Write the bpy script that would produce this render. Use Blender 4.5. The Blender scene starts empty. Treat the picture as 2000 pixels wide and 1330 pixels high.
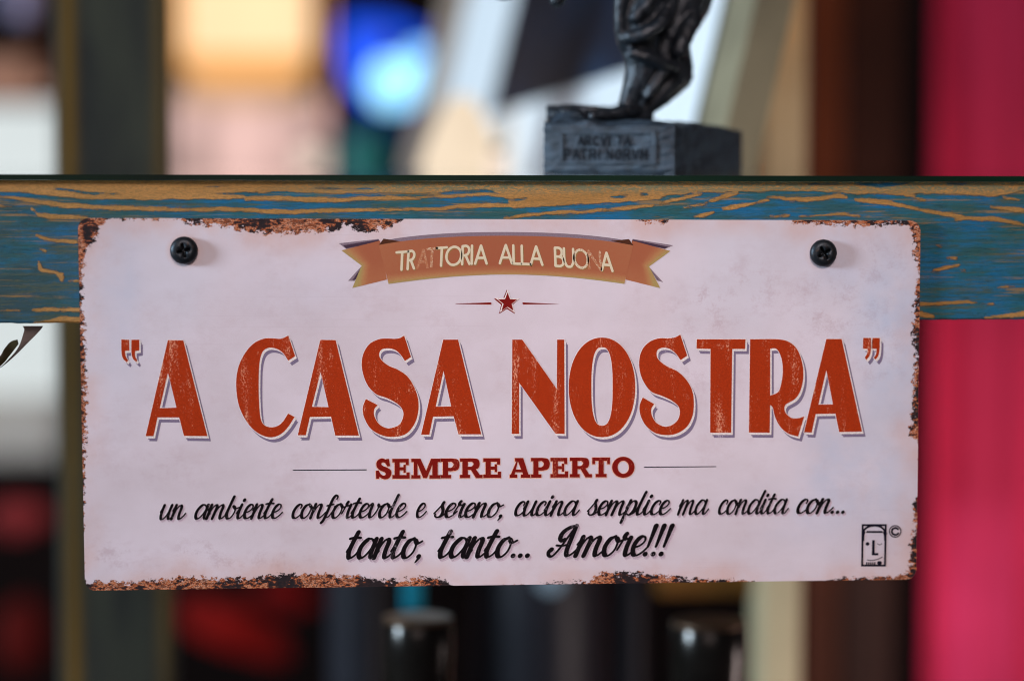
import bpy, bmesh, math, random
import numpy as np
from mathutils import Vector, Matrix
from mathutils.geometry import delaunay_2d_cdt
random.seed(7)
SC = bpy.context.scene
COL = SC.collection

# ---------------------------------------------------------------- camera
F = 5000.0                     # focal length in photo pixels (90 mm on a 36 mm wide frame of 2000 px)
CP = np.array([-0.0828, -0.9060, 0.0895])
YAW, PITCH, ROLL = -0.0933, -0.0736, -0.0027
def rotm(yaw, pitch, roll):
    cy, sy = math.cos(yaw), math.sin(yaw); cp, sp = math.cos(pitch), math.sin(pitch); cr, sr = math.cos(roll), math.sin(roll)
    return (np.array([[cy,-sy,0],[sy,cy,0],[0,0,1]]) @ np.array([[1,0,0],[0,cp,-sp],[0,sp,cp]]) @ np.array([[cr,0,sr],[0,1,0],[-sr,0,cr]]))
RM = rotm(YAW, PITCH, ROLL)
cd = bpy.data.cameras.new('camera')
cam = bpy.data.objects.new('camera', cd); COL.objects.link(cam); SC.camera = cam
cam.matrix_world = Matrix(((RM[0,0], RM[0,2], -RM[0,1], CP[0]), (RM[1,0], RM[1,2], -RM[1,1], CP[1]), (RM[2,0], RM[2,2], -RM[2,1], CP[2]), (0,0,0,1)))
cd.sensor_width = 36; cd.lens = 90; cd.clip_start = 0.05; cd.clip_end = 50
cd.dof.use_dof = True; cd.dof.aperture_fstop = 3.1; cd.dof.focus_distance = 0.912

def at(px, py, Y=0.0):
    """photo measurement -> point of the vertical plane y = Y"""
    d = RM @ np.array([(px-1000)/F, 1.0, -(py-665)/F])
    t = (Y-CP[1])/d[1]
    return CP + t*d
def ats(P, Y=0.0):
    P = np.asarray(P, float)
    d = np.stack([(P[:,0]-1000)/F, np.ones(len(P)), -(P[:,1]-665)/F], 1) @ RM.T
    t = (Y-CP[1])/d[:,1]
    return CP + t[:,None]*d
def pxm(Y): return np.linalg.norm(at(1001,665,Y)-at(1000,665,Y))    # size of one photo pixel at depth Y

# ---------------------------------------------------------------- world and lamps
w = bpy.data.worlds.new('World'); SC.world = w; w.use_nodes = True
w.node_tree.nodes['Background'].inputs[0].default_value = (0.60, 0.50, 0.55, 1)
w.node_tree.nodes['Background'].inputs[1].default_value = 0.07
def area(name, loc, target, size, power, color, size_y=None):
    l = bpy.data.lights.new(name, 'AREA'); l.energy = power; l.color = color
    l.size = size
    if size_y: l.shape = 'RECTANGLE'; l.size_y = size_y
    o = bpy.data.objects.new(name, l); COL.objects.link(o); o.location = loc
    o.rotation_euler = (Vector(target)-Vector(loc)).to_track_quat('-Z', 'Y').to_euler()
    return o
area('window_light', (-2.3, -0.62, 0.42), (0, 0, 0), 0.42, 62.0, (0.66, 0.84, 1.0), 0.5)
area('room_light', (-0.25, -2.6, 1.2), (0, 0.2, 0), 1.6, 17.0, (1.0, 0.80, 0.78))
sp = bpy.data.lights.new('vignette_spot', 'SPOT'); sp.energy = 93.0; sp.color = (1.0, 0.83, 0.80); sp.spot_size = math.radians(16); sp.spot_blend = 1.0; sp.shadow_soft_size = .22
spo = bpy.data.objects.new('vignette_spot', sp); COL.objects.link(spo); spo.location = (0.05, -1.75, 0.95)  # added spot; its soft cone imitates lens vignetting across the sign
spo.rotation_euler = (Vector((0.04, 0, 0.016))-spo.location).to_track_quat('-Z', 'Y').to_euler()
area('back_room_light', (-1.6, 0.35, 1.1), (0.2, 0.9, 0), 0.7, 8.0, (0.72, 0.82, 1.0))
area('curtain_fill', (0.62, 0.12, -0.30), (0.36, 0.95, -0.12), 0.25, 2.3, (1.0, 0.82, 0.80))  # added unseen lamp that brightens the red curtain
SC.view_settings.view_transform = 'Standard'; SC.view_settings.look = 'None'
SC.view_settings.exposure = 0.0; SC.view_settings.gamma = 1.0
SC.cycles.use_denoising = True
SC.cycles.max_bounces = 8
SC.cycles.filter_width = 1.0
try: SC.cycles.sample_clamp_indirect = 4.0
except Exception: pass

# ---------------------------------------------------------------- helpers
def lin(c):
    c = c/255.0
    return c/12.92 if c <= 0.04045 else ((c+0.055)/1.055)**2.4
def A(r, g, b, k=0.66): return (min(lin(r)/k, .95), min(lin(g)/k, .95), min(lin(b)/k, .95), 1)
def tag(o, label=None, cat=None, group=None, kind=None):
    if label: o['label'] = label
    if cat: o['category'] = cat
    if group: o['group'] = group
    if kind: o['kind'] = kind
    return o
def empty(name, loc, label, cat, group=None):
    o = bpy.data.objects.new(name, None); COL.objects.link(o); o.location = loc; o.empty_display_size = .02
    return tag(o, label, cat, group)
def link(name, me, mat=None, parent=None):
    if mat is not None:
        for m in (mat if isinstance(mat, (list, tuple)) else [mat]): me.materials.append(m)
    o = bpy.data.objects.new(name, me); COL.objects.link(o)
    if parent is not None:
        o.parent = parent
        o.matrix_parent_inverse = Matrix.Translation(-Vector(parent.location))
    return o
def mesh(name, V, Fc, mat=None, parent=None, smooth=False, idx=None):
    me = bpy.data.meshes.new(name)
    me.from_pydata([tuple(map(float, v)) for v in V], [], [tuple(f) for f in Fc])
    if idx is not None: me.polygons.foreach_set('material_index', idx)
    if smooth: me.polygons.foreach_set('use_smooth', [True]*len(me.polygons))
    me.update()
    return link(name, me, mat, parent)
def bm_obj(name, bm, mat=None, parent=None, smooth=False):
    me = bpy.data.meshes.new(name); bm.to_mesh(me); bm.free()
    if smooth: me.polygons.foreach_set('use_smooth', [True]*len(me.polygons))
    return link(name, me, mat, parent)
def box(name, lo, hi, mat, parent=None, bev=0.0, M=None, seg=2):
    bm = bmesh.new()
    bmesh.ops.create_cube(bm, size=1)
    for v in bm.verts:
        v.co = Vector([(lo[i]+hi[i])/2 + v.co[i]*(hi[i]-lo[i]) for i in range(3)])
    if bev: bmesh.ops.bevel(bm, geom=bm.edges[:], offset=bev, segments=seg, affect='EDGES', profile=.5)
    if M is not None: bm.transform(M)
    return bm_obj(name, bm, mat, parent)
def lathe(name, prof, mat, parent, center, n=40, idx=None):
    V, Fc = [], []
    for r, z in prof:
        for k in range(n):
            a = 2*math.pi*k/n
            V.append((center[0]+r*math.cos(a), center[1]+r*math.sin(a), center[2]+z))
    for i in range(len(prof)-1):
        for k in range(n):
            Fc.append((i*n+k, i*n+(k+1)%n, (i+1)*n+(k+1)%n, (i+1)*n+k))
    Fc.append(tuple(range(n))[::-1]); Fc.append(tuple(range((len(prof)-1)*n, len(prof)*n)))
    return mesh(name, V, Fc, mat, parent, smooth=True)

# --- nodes
class NT:
    def __init__(s, name):
        s.m = bpy.data.materials.new(name); s.m.use_nodes = True
        s.t = s.m.node_tree; s.b = s.t.nodes['Principled BSDF']
    def n(s, typ, **kw):
        x = s.t.nodes.new(typ)
        for k, v in kw.items(): setattr(x, k, v)
        return x
    def l(s, a, b): s.t.links.new(a, b)
    def val(s, x, inp):
        if isinstance(x, (int, float)): inp.default_value = x
        elif isinstance(x, tuple): inp.default_value = x
        else: s.l(x, inp)
    def math(s, op, a, b=0.0, c=None, clamp=False):
        x = s.n('ShaderNodeMath', operation=op); x.use_clamp = clamp
        s.val(a, x.inputs[0]); s.val(b, x.inputs[1])
        if c is not None: s.val(c, x.inputs[2])
        return x.outputs[0]
    def coord(s, scale=(1,1,1), rot=(0,0,0), loc=(0,0,0)):
        tc = s.n('ShaderNodeTexCoord'); mp = s.n('ShaderNodeMapping')
        mp.inputs['Scale'].default_value = scale; mp.inputs['Rotation'].default_value = rot; mp.inputs['Location'].default_value = loc
        s.l(tc.outputs['Object'], mp.inputs[0]); return mp.outputs[0]
    def noise(s, scale, vec=None, detail=4, rough=.55, dist=0.0):
        x = s.n('ShaderNodeTexNoise'); x.inputs['Scale'].default_value = scale
        x.inputs['Detail'].default_value = detail; x.inputs['Roughness'].default_value = rough; x.inputs['Distortion'].default_value = dist
        s.l(vec if vec is not None else s.coord(), x.inputs['Vector'])
        return x.outputs['Fac']
    def step(s, x, lo, hi):
        m = s.n('ShaderNodeMapRange'); m.interpolation_type = 'SMOOTHSTEP'
        s.val(x, m.inputs['Value']); m.inputs['From Min'].default_value = lo; m.inputs['From Max'].default_value = hi
        return m.outputs[0]
    def mix(s, f, a, b, mode='MIX'):
        m = s.n('ShaderNodeMix', data_type='RGBA', blend_type=mode)
        s.val(f, m.inputs['Factor']); s.val(a, m.inputs[6]); s.val(b, m.inputs[7]); return m.outputs[2]
    def attr(s, name): return s.n('ShaderNodeAttribute', attribute_name=name).outputs['Fac']
    def bump(s, h, strength, dist):
        b = s.n('ShaderNodeBump'); b.inputs['Strength'].default_value = strength; b.inputs['Distance'].default_value = dist
        s.l(h, b.inputs['Height']); s.l(b.outputs[0], s.b.inputs['Normal'])
    def ramp(s, x, stops, interp='LINEAR'):
        r = s.n('ShaderNodeValToRGB'); r.color_ramp.interpolation = interp
        e = r.color_ramp.elements
        while len(e) < len(stops): e.new(.5)
        for i, (p, c) in enumerate(stops): e[i].position = p; e[i].color = c
        s.val(x, r.inputs[0]); return r.outputs[0]
def basic(name, col, rough=.5, metal=0.0, var=.15, scale=60, emis=None, es=0.0, spec=.15, bump=0.0):
    t = NT(name)
    f = t.noise(scale)
    dark = tuple(c*(1-var) for c in col[:3])+(1,); lite = tuple(min(1, c*(1+var)) for c in col[:3])+(1,)
    t.l(t.mix(t.step(f, .3, .7), dark, lite), t.b.inputs['Base Color'])
    t.b.inputs['Roughness'].default_value = rough; t.b.inputs['Metallic'].default_value = metal
    t.b.inputs['Specular IOR Level'].default_value = spec
    if bump: t.bump(f, .5, bump)
    if emis:
        t.b.inputs['Emission Color'].default_value = emis; t.b.inputs['Emission Strength'].default_value = es
    return t.m

# --- flat shapes
def smooth_path(pts, n=6):
    """closed outline; points with a third value are corners, the others are passed smoothly"""
    N = len(pts); out = []
    for i in range(N):
        p0, p1, p2, p3 = pts[i-1], pts[i], pts[(i+1) % N], pts[(i+2) % N]
        a, b = np.array(p1[:2], float), np.array(p2[:2], float)
        if len(p1) > 2 and len(p2) > 2: out.append(a); continue
        m1 = (b-np.array(p0[:2]))/2 if len(p1) == 2 else (b-a)
        m2 = (np.array(p3[:2])-a)/2 if len(p2) == 2 else (b-a)
        for k in range(n):
            t = k/n
            out.append((2*t**3-3*t**2+1)*a+(t**3-2*t**2+t)*m1+(-2*t**3+3*t**2)*b+(t**3-t**2)*m2)
    return np.array(out)
def sarea(P): x, y = P[:,0], P[:,1]; return .5*np.sum(x*np.roll(y,-1)-np.roll(x,-1)*y)
def orient(P, pos=True): return P if (sarea(P) > 0) == pos else P[::-1]
def offset(P, d):
    """move a closed outline outwards (its own left/right decided by orientation: positive area grows)"""
    a = np.roll(P,1,0); b = np.roll(P,-1,0)
    e1 = P-a; e2 = b-P
    e1 /= np.maximum(np.linalg.norm(e1,axis=1)[:,None],1e-9); e2 /= np.maximum(np.linalg.norm(e2,axis=1)[:,None],1e-9)
    n1 = np.stack([e1[:,1],-e1[:,0]],1); n2 = np.stack([e2[:,1],-e2[:,0]],1)
    n = n1+n2; L = np.maximum((n*n1).sum(1)[:,None], .35)
    return P+d*n/L
def fill(polys):
    """triangulate the union (non-zero winding) of closed outlines"""
    V, E = [], []
    for P in polys:
        k = len(V); m = len(P)
        V += [Vector((float(p[0]), float(p[1]))) for p in P]; E += [(k+i, k+(i+1) % m) for i in range(m)]
    r = delaunay_2d_cdt(V, E, [], 0, 1e-5)
    v = np.array([tuple(q) for q in r[0]]); f = np.array([tuple(q) for q in r[2]])
    c = v[f].mean(1)
    wn = np.zeros(len(c), int)
    for P in polys:
        a = P; b = np.roll(P,-1,0)
        for i in range(0, len(a)):
            up = (a[i,1] <= c[:,1]) & (b[i,1] > c[:,1]); dn = (a[i,1] > c[:,1]) & (b[i,1] <= c[:,1])
            cr = (b[i,0]-a[i,0])*(c[:,1]-a[i,1])-(c[:,0]-a[i,0])*(b[i,1]-a[i,1])
            wn += (up & (cr > 0)).astype(int)-(dn & (cr < 0)).astype(int)
    return v, f[wn != 0]
def join_vf(items):
    V, Fc, k = [], [], 0
    for v, f in items: V.append(v); Fc.append(np.asarray(f)+k); k += len(v)
    return np.concatenate(V), np.concatenate(Fc)
def sheet(name, vf, Y, mat, parent):
    """a printed layer lying on the plate, facing the camera side"""
    v, f = vf
    W = ats(v, Y)
    f = [tuple(t) if np.cross(W[t[1]]-W[t[0]], W[t[2]]-W[t[0]])[1] < 0 else tuple(t[::-1]) for t in f]
    return mesh(name, W, f, mat, parent)
def disc(x, y, r, n=16, ry=None):
    ry = ry or r
    return np.array([(x+r*math.cos(2*math.pi*k/n), y+ry*math.sin(2*math.pi*k/n)) for k in range(n)])
def rect(x0, y0, x1, y1): return orient(np.array([(x0,y0),(x1,y0),(x1,y1),(x0,y1)], float))
def cr(pts, n=8):
    P = [np.array(p, float) for p in pts]
    if len(P) == 2: return np.array([P[0], P[1]])
    P = [2*P[0]-P[1]]+P+[2*P[-1]-P[-2]]; out = []
    for i in range(1, len(P)-2):
        for k in range(n):
            t = k/n
            out.append(.5*((2*P[i])+(-P[i-1]+P[i+1])*t+(2*P[i-1]-5*P[i]+4*P[i+1]-P[i+2])*t*t+(-P[i-1]+3*P[i]-3*P[i+1]+P[i+2])*t**3))
    out.append(P[-2]); return np.array(out)
def stroke(path, wf, nd=10):
    """pen stroke: one quad per step and a round at each point"""
    out = []; wd = [wf(path[min(i+1,len(path)-1)]-path[max(i-1,0)], i/(len(path)-1)) for i in range(len(path))]
    for i, p in enumerate(path):
        out.append(disc(p[0], p[1], wd[i]/2, nd))
        if i+1 < len(path):
            q = path[i+1]; d = q-p; L = np.linalg.norm(d)
            if L < 1e-6: continue
            nrm = np.array([-d[1], d[0]])/L
            out.append(orient(np.array([p+nrm*wd[i]/2, p-nrm*wd[i]/2, q-nrm*wd[i+1]/2, q+nrm*wd[i+1]/2])))
    return out

# ---------------------------------------------------------------- materials
def m_plate():
    t = NT('worn enamel print')
    r = t.attr('rust')           # photo pixels inside the rusty border (negative outside)
    n1 = t.noise(480, t.coord((.8,1,1.2)), 5, .62)
    n2 = t.noise(2600, t.coord((.7,1,1.3)), 4, .6)
    nb = t.math('ADD', t.math('MULTIPLY', t.math('SUBTRACT', n1, .5), 60.0), t.math('MULTIPLY', t.math('SUBTRACT', n2, .5), 26.0))
    amp = t.step(r, -16, -1)
    m = t.math('ADD', t.math('ADD', r, t.math('MULTIPLY', nb, t.math('MULTIPLY', amp, .95))), -.5)
    mask = t.step(m, -.6, .9)
    # paper colour
    g = t.noise(5200, None, 2, .6); big = t.noise(16, t.coord((1,1,1.6)), 5, .6); mid = t.noise(110, t.coord((1,1,1.2), loc=(3,0,1)), 8, .78)
    base = t.mix(t.step(big, .3, .7), A(192,182,187), A(205,196,203))
    base = t.mix(t.math('MULTIPLY', t.step(g, .32, .68), .26), base, A(164,144,156))
    gm = t.noise(34, t.coord((1,1,1.4), loc=(9,2,5)), 9, .78)
    base = t.mix(t.math('MULTIPLY', t.step(gm, .50, .66), .30), base, A(176,156,160))
    gb = t.noise(12, t.coord((1,1,.6), loc=(2,2,1)), 3, .5)
    base = t.mix(t.math('MULTIPLY', t.step(gb, .52, .7), .30), base, A(186,194,212))
    scr = t.noise(300, t.coord((.06,1,2.2), rot=(0,.35,0)), 4, .8)
    base = t.mix(t.math('MULTIPLY', t.step(scr, .66, .74), .35), base, A(150,132,140))
    st = t.attr('stain')
    sp = t.math('MULTIPLY', t.step(t.math('ADD', mid, t.math('MULTIPLY', t.noise(1500, None, 3, .7), .25)), .60, .78), st)
    base = t.mix(t.math('MULTIPLY', sp, .42), base, A(158,130,136))
    # pale brown bloom beside the rust
    halo = t.math('MULTIPLY', t.step(r, -60, 2), t.step(t.noise(45, None, 5, .6), .30, .75))
    base = t.mix(t.math('MULTIPLY', halo, .55), base, A(188,140,118))
    ln = t.noise(60, t.coord((.12,1,22)), 3, .6)
    base = t.mix(t.math('MULTIPLY', t.step(ln, .62, .75), .12), base, A(150,125,135))
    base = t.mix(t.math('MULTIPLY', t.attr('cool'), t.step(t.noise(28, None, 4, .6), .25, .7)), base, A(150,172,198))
    # rust colours
    rn = t.noise(520, t.coord((.75,1,1.5), loc=(5,1,2)), 5, .66); rl = t.noise(75, t.coord(loc=(1,2,3)), 3, .5)
    rr = t.math('ADD', t.math('MULTIPLY', rn, 1.0), t.math('MULTIPLY', t.math('SUBTRACT', rl, .5), .85))
    rr = t.math('ADD', rr, -.034)
    rc = t.ramp(rr, [(.36, A(24,14,18)), (.445, A(46,24,22)), (.465, A(96,50,32)), (.49, A(146,76,42)), (.53, A(170,96,54)), (.56, A(190,150,126)), (.575, A(110,54,32)), (.60, A(44,26,24)), (.64, A(150,76,36)), (.70, A(30,16,16))])
    c = t.mix(mask, base, rc)
    # bare white lip at the very edge
    t.l(c, t.b.inputs['Base Color'])
    t.l(t.math('ADD', t.math('MULTIPLY', mask, .25), .42), t.b.inputs['Roughness'])
    t.b.inputs['Specular IOR Level'].default_value = .35
    t.bump(t.math('ADD', t.math('ADD', t.math('MULTIPLY', t.noise(22, t.coord((1,1,1.4)), 3, .5), 1.6), t.math('MULTIPLY', t.noise(3500, None, 3, .6), .2)), t.math('MULTIPLY', mask, t.math('ADD', -.6, rr))), .7, .0004)
    return t.m
def m_ink(name, col, wear=.0, wcol=None, streak=False, rough=.5):
    t = NT(name)
    g = t.noise(2600, None, 3, .8)
    c = t.mix(t.math('MULTIPLY', t.step(g, .38, .62), .6), tuple(x*1.15 for x in col[:3])+(1,), tuple(x*.62 for x in col[:3])+(1,))
    if wear:
        wc = wcol or A(215,150,120)
        a = t.noise(190, t.coord((1,1,.16), loc=(7,3,2)), 5, .6)
        b = t.noise(2200, t.coord((1.3,1,.6)), 4, .8)
        s = t.math('ADD', a, t.math('MULTIPLY', t.math('SUBTRACT', b, .5), 1.1))
        c = t.mix(t.math('MULTIPLY', t.step(s, .76-wear*.12, .82-wear*.08), .8), c, wc)
        s2 = t.noise(90, t.coord((1,1,.9), loc=(1,8,4)), 6, .7)
        s3 = t.math('MULTIPLY', t.step(s2, .60, .66), t.step(b, .50, .60))
        c = t.mix(t.math('MULTIPLY', s3, .65), c, wc)
    t.l(c, t.b.inputs['Base Color']); t.b.inputs['Roughness'].default_value = rough
    t.b.inputs['Specular IOR Level'].default_value = .12
    return t.m
def m_wood():
    t = NT('distressed blue paint over ochre')
    s = t.attr('streak')        # px inside an ochre streak
    fine = t.noise(520, t.coord((.35,1,1.6)), 5, .7); fin2 = t.noise(1700, t.coord((.5,1,1.4)), 4, .75)
    m = t.math('ADD', s, t.math('ADD', t.math('MULTIPLY', t.math('SUBTRACT', fine, .5), 9.0), t.math('MULTIPLY', t.math('SUBTRACT', fin2, .5), 6.0)))
    m = t.math('ADD', m, t.math('MULTIPLY', t.math('SUBTRACT', t.noise(240, t.coord((.5,1,3.2), loc=(3,3,3)), 6, .8), .5), 10.0))
    m = t.math('ADD', m, .9)
    mask = t.step(m, -1.3, 1.3)
    # scratched grain of the blue
    gr = t.noise(70, t.coord((.5,1,9)), 6, .7, .4); g2 = t.noise(420, t.coord((.28,1,2.2)), 5, .75)
    pt = t.noise(42, t.coord((1,1,2.0), loc=(2,2,7)), 5, .65)
    blue = t.mix(t.step(pt, .36, .64), A(24,86,94), A(4,94,138))
    blue = t.mix(t.math('MULTIPLY', t.step(gr, .45, .58), .7), blue, A(38,74,70))
    blue = t.mix(t.math('MULTIPLY', t.step(g2, .54, .68), .6), blue, A(10,42,46))
    blue = t.mix(t.math('MULTIPLY', t.math('MULTIPLY', t.attr('dull'), t.step(t.noise(36, t.coord((.8,1,1.6), loc=(6,6,6)), 7, .7), .38, .58)), .85), blue, A(44,62,62))
    sp = t.math('MULTIPLY', t.step(t.noise(3000, t.coord((.8,1,1)), 3, .8), .60, .72), t.step(pt, .35, .6))
    blue = t.mix(t.math('MULTIPLY', sp, .7), blue, A(84,128,100))
    thin = t.math('MULTIPLY', t.step(t.noise(90, t.coord((.45,1,6), loc=(4,1,1)), 8, .82), .52, .60), .7)
    blue = t.mix(thin, blue, A(74,78,54))
    hl = t.math('MULTIPLY', t.step(t.noise(120, t.coord((.16,1,5.5), rot=(0,.03,0), loc=(8,1,3)), 7, .72), .56, .60), t.step(t.noise(26, t.coord((1,1,1.5), loc=(1,5,1)), 5, .6), .42, .56))
    blue = t.mix(t.math('MULTIPLY', hl, .75), blue, A(140,106,58))
    och = t.mix(t.step(t.noise(60, t.coord((.4,1,3)), 5, .6), .3, .7), A(150,108,54), A(174,126,68))
    och = t.mix(t.math('MULTIPLY', t.step(fin2, .42, .62), .55), och, A(112,88,50))
    gd = t.attr('grey')
    och = t.mix(t.math('MULTIPLY', gd, t.step(t.math('ADD', fin2, t.math('MULTIPLY', fine, .4)), .58, .75)), och, A(104,106,80))
    c = t.mix(mask, blue, och)
    t.l(c, t.b.inputs['Base Color']); t.b.inputs['Roughness'].default_value = .6
    t.b.inputs['Specular IOR Level'].default_value = .35
    h = t.math('ADD', t.math('MULTIPLY', mask, .5), t.math('ADD', t.math('MULTIPLY', g2, -.6), t.math('MULTIPLY', fin2, .5)))
    t.bump(h, .8, .0009)
    return t.m
M_PLATE = m_plate(); M_WOOD = m_wood()
M_EDGE = basic('bare plate edge', A(205,195,200), .4, var=.1, scale=900)
M_RED = m_ink('brick red ink', A(150,44,9), 1.0)
M_CREAM = m_ink('cream outline ink', A(208,196,192))
M_GREY = m_ink('grey lilac shadow ink', A(112,100,122), .4, A(200,186,198))
M_DRED = m_ink('dark red ink', A(112,14,7), .7, A(170,90,66))
M_ORED = m_ink('orange halo ink', A(205,160,140))
M_BLACK = m_ink('black ink', A(10,6,9), .6, A(170,155,165))
M_SOFT1 = m_ink('faint grey ink', A(184,168,178)); M_SOFT2 = m_ink('mid grey ink', A(166,149,160))
M_LOGO = m_ink('navy black ink', A(14,12,26))

# ---------------------------------------------------------------- the front rail (grid of the front face carries the streak field)
ST = [  # ochre streaks, photo pixels on the rail: points (x, y, width)
 [(0,384,3),(40,389,6),(60,392,6),(100,398,8),(130,402,8),(200,405,8),(300,409,7),(370,410,6),(430,408,6),(480,410,6),(530,414,8),(600,413.5,7),(650,412,7),(700,411,5),(760,410,5),(870,408,4),(895,403,5),(950,402,7),(1000,401,7)],
 [(480,388,6),(560,387,7),(600,391,8),(660,391,7),(710,388,6),(800,387,5),(850,385,4),(900,382,5),(950,379,5),(1000,384,6)],
 [(62,408,3),(75,420,5),(100,423,7),(150,425,6),(172,426,4)],
 [(72,460,3),(90,467,5),(110,471,5),(150,473,5)],[(76,513,5),(80,528,6),(110,532,2)],[(112,536,4),(120,540,10),(120,546,6)],[(135,550,1),(152,549,3)],
 [(0,607,1.5),(40,607,2)],[(66,606,4),(90,605,6),(155,605,6)],[(70,632,8),(105,629,8),(118,624,12),(155,626,14)],[(0,403,2),(22,404,2)],[(78,486,2),(88,490,5)],
 [(985,427,3),(1025,421,5),(1075,417,5),(1150,412,5),(1225,407,4.5),(1275,401,4)],
 [(1288,397,3),(1325,390,5),(1362,381,6),(1372,377,4)],[(1335,406,2),(1380,398,5)],[(1390,392,4),(1412,385,6),(1440,376,6)],
 [(1412,408,4),(1430,405,9),(1450,401,7),(1480,395,3),(1500,390,4)],[(1357,425,4),(1375,421,7),(1392,416,4)],
 [(1500,386,3),(1530,386,2)],[(1530,390,3),(1560,389.5,7),(1600,388,7),(1640,383,7),(1652,386,5)],[(1672,390,5),(1700,393,8),(1735,396,8),(1760,402,6),(1785,407,4),(1810,412,5),(1850,419,7),(1880,423,5)],
 [(1866,430,3),(1880,426,6),(1940,428,7),(1975,434,5),(2000,440,5)],[(1770,380,7),(1790,387,4),(1805,391,3)],[(1935,404,4),(1970,408,7),(2010,413,8)],
 [(1505,423,2),(1540,421,4)],[(1560,424,2),(1640,418,3),(1680,422,2)],[(1960,385,4),(1990,391,2)],
 [(1798,594,5),(1860,592,5),(1890,589,4),(1905,593,3),(1940,594,2)],[(1798,613,10),(1812,616,9),(1822,619,4)],[(1925,621,3),(1960,618,6),(2005,612,10)],
 [(1822,529,2),(1845,523,5),(1872,519,3)],[(1850,505,3),(1866,505,6)],[(1950,561,1),(1982,559,2)],[(1830,480,1.5),(1838,481,2)],[(1875,528,1),(1885,528,2)]]
TOP = [(-60,372),(0,374),(55,376),(100,382),(160,388),(250,389),(275,391),(330,390),(400,389),(470,388),(500,377),(560,373.5),(600,377),(712,377),(800,377.5),(850,377),(900,373),(940,370),(962,372),(985,383),(1000,406),(1075,402),(1150,399),(1225,395),(1275,390),(1312,380),(1350,376),(1395,377),(1437,374),(1500,374),(1540,373),(1600,374),(1640,374),(1660,378),(1720,379),(1760,381),(1800,377),(1880,380),(1940,384),(1965,380),(2000,370),(2100,368)]
BL = [  # blue islands inside the ochre top band
 [(100,370,2),(125,370,4),(150,374,6),(180,378,6),(225,379,5),(242,379,1)],[(30,362,2),(55,366,1)],[(400,365,2),(430,364,4),(470,363,1)],[(412,378,1),(440,379,4),(500,379,8)],
 [(615,368,4),(640,368,6),(680,369,2),(730,369,2)],[(1190,384,1),(1205,385,4),(1218,383,7),(1228,381,4)],[(1252,380,6),(1264,380,6)],[(990,390,4),(1005,392,6),(1030,387,3)],
 [(1670,358,4),(1700,360,8),(1720,362,10),(1760,360,6),(1775,358,3)],[(1580,360,3),(1640,359,3)],[(1850,358,4),(1890,360,4)],[(885,372,2),(925,373,4),(955,375,3)]]
def streak_field(P):
    tb = np.interp(P[:,0], [q[0] for q in TOP], [q[1] for q in TOP])
    f = np.minimum(tb-P[:,1], 12)
    def segs(L, cur):
        for S in L:
            for (x0,y0,w0),(x1,y1,w1) in zip(S[:-1], S[1:]):
                d = np.array([x1-x0, y1-y0], float); q = P-np.array([x0,y0])
                t = np.clip((q@d)/(d@d), 0, 1)
                dist = np.linalg.norm(q-t[:,None]*d, axis=1)
                cur = np.maximum(cur, (w0+(w1-w0)*t)/2-dist)
        return cur
    f = segs(ST, f)
    b = segs(BL, np.full(len(P), -50.0))
    f = np.minimum(f, -b)
    return np.clip(f, -14, 12)
shelf = empty('display_shelf', tuple(at(1000, 490, 0.15)), 'distressed blue and ochre wooden shelf frame carrying the glass shelf and the sign', 'shelf frame')
from mathutils import noise as mnoise
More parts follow.
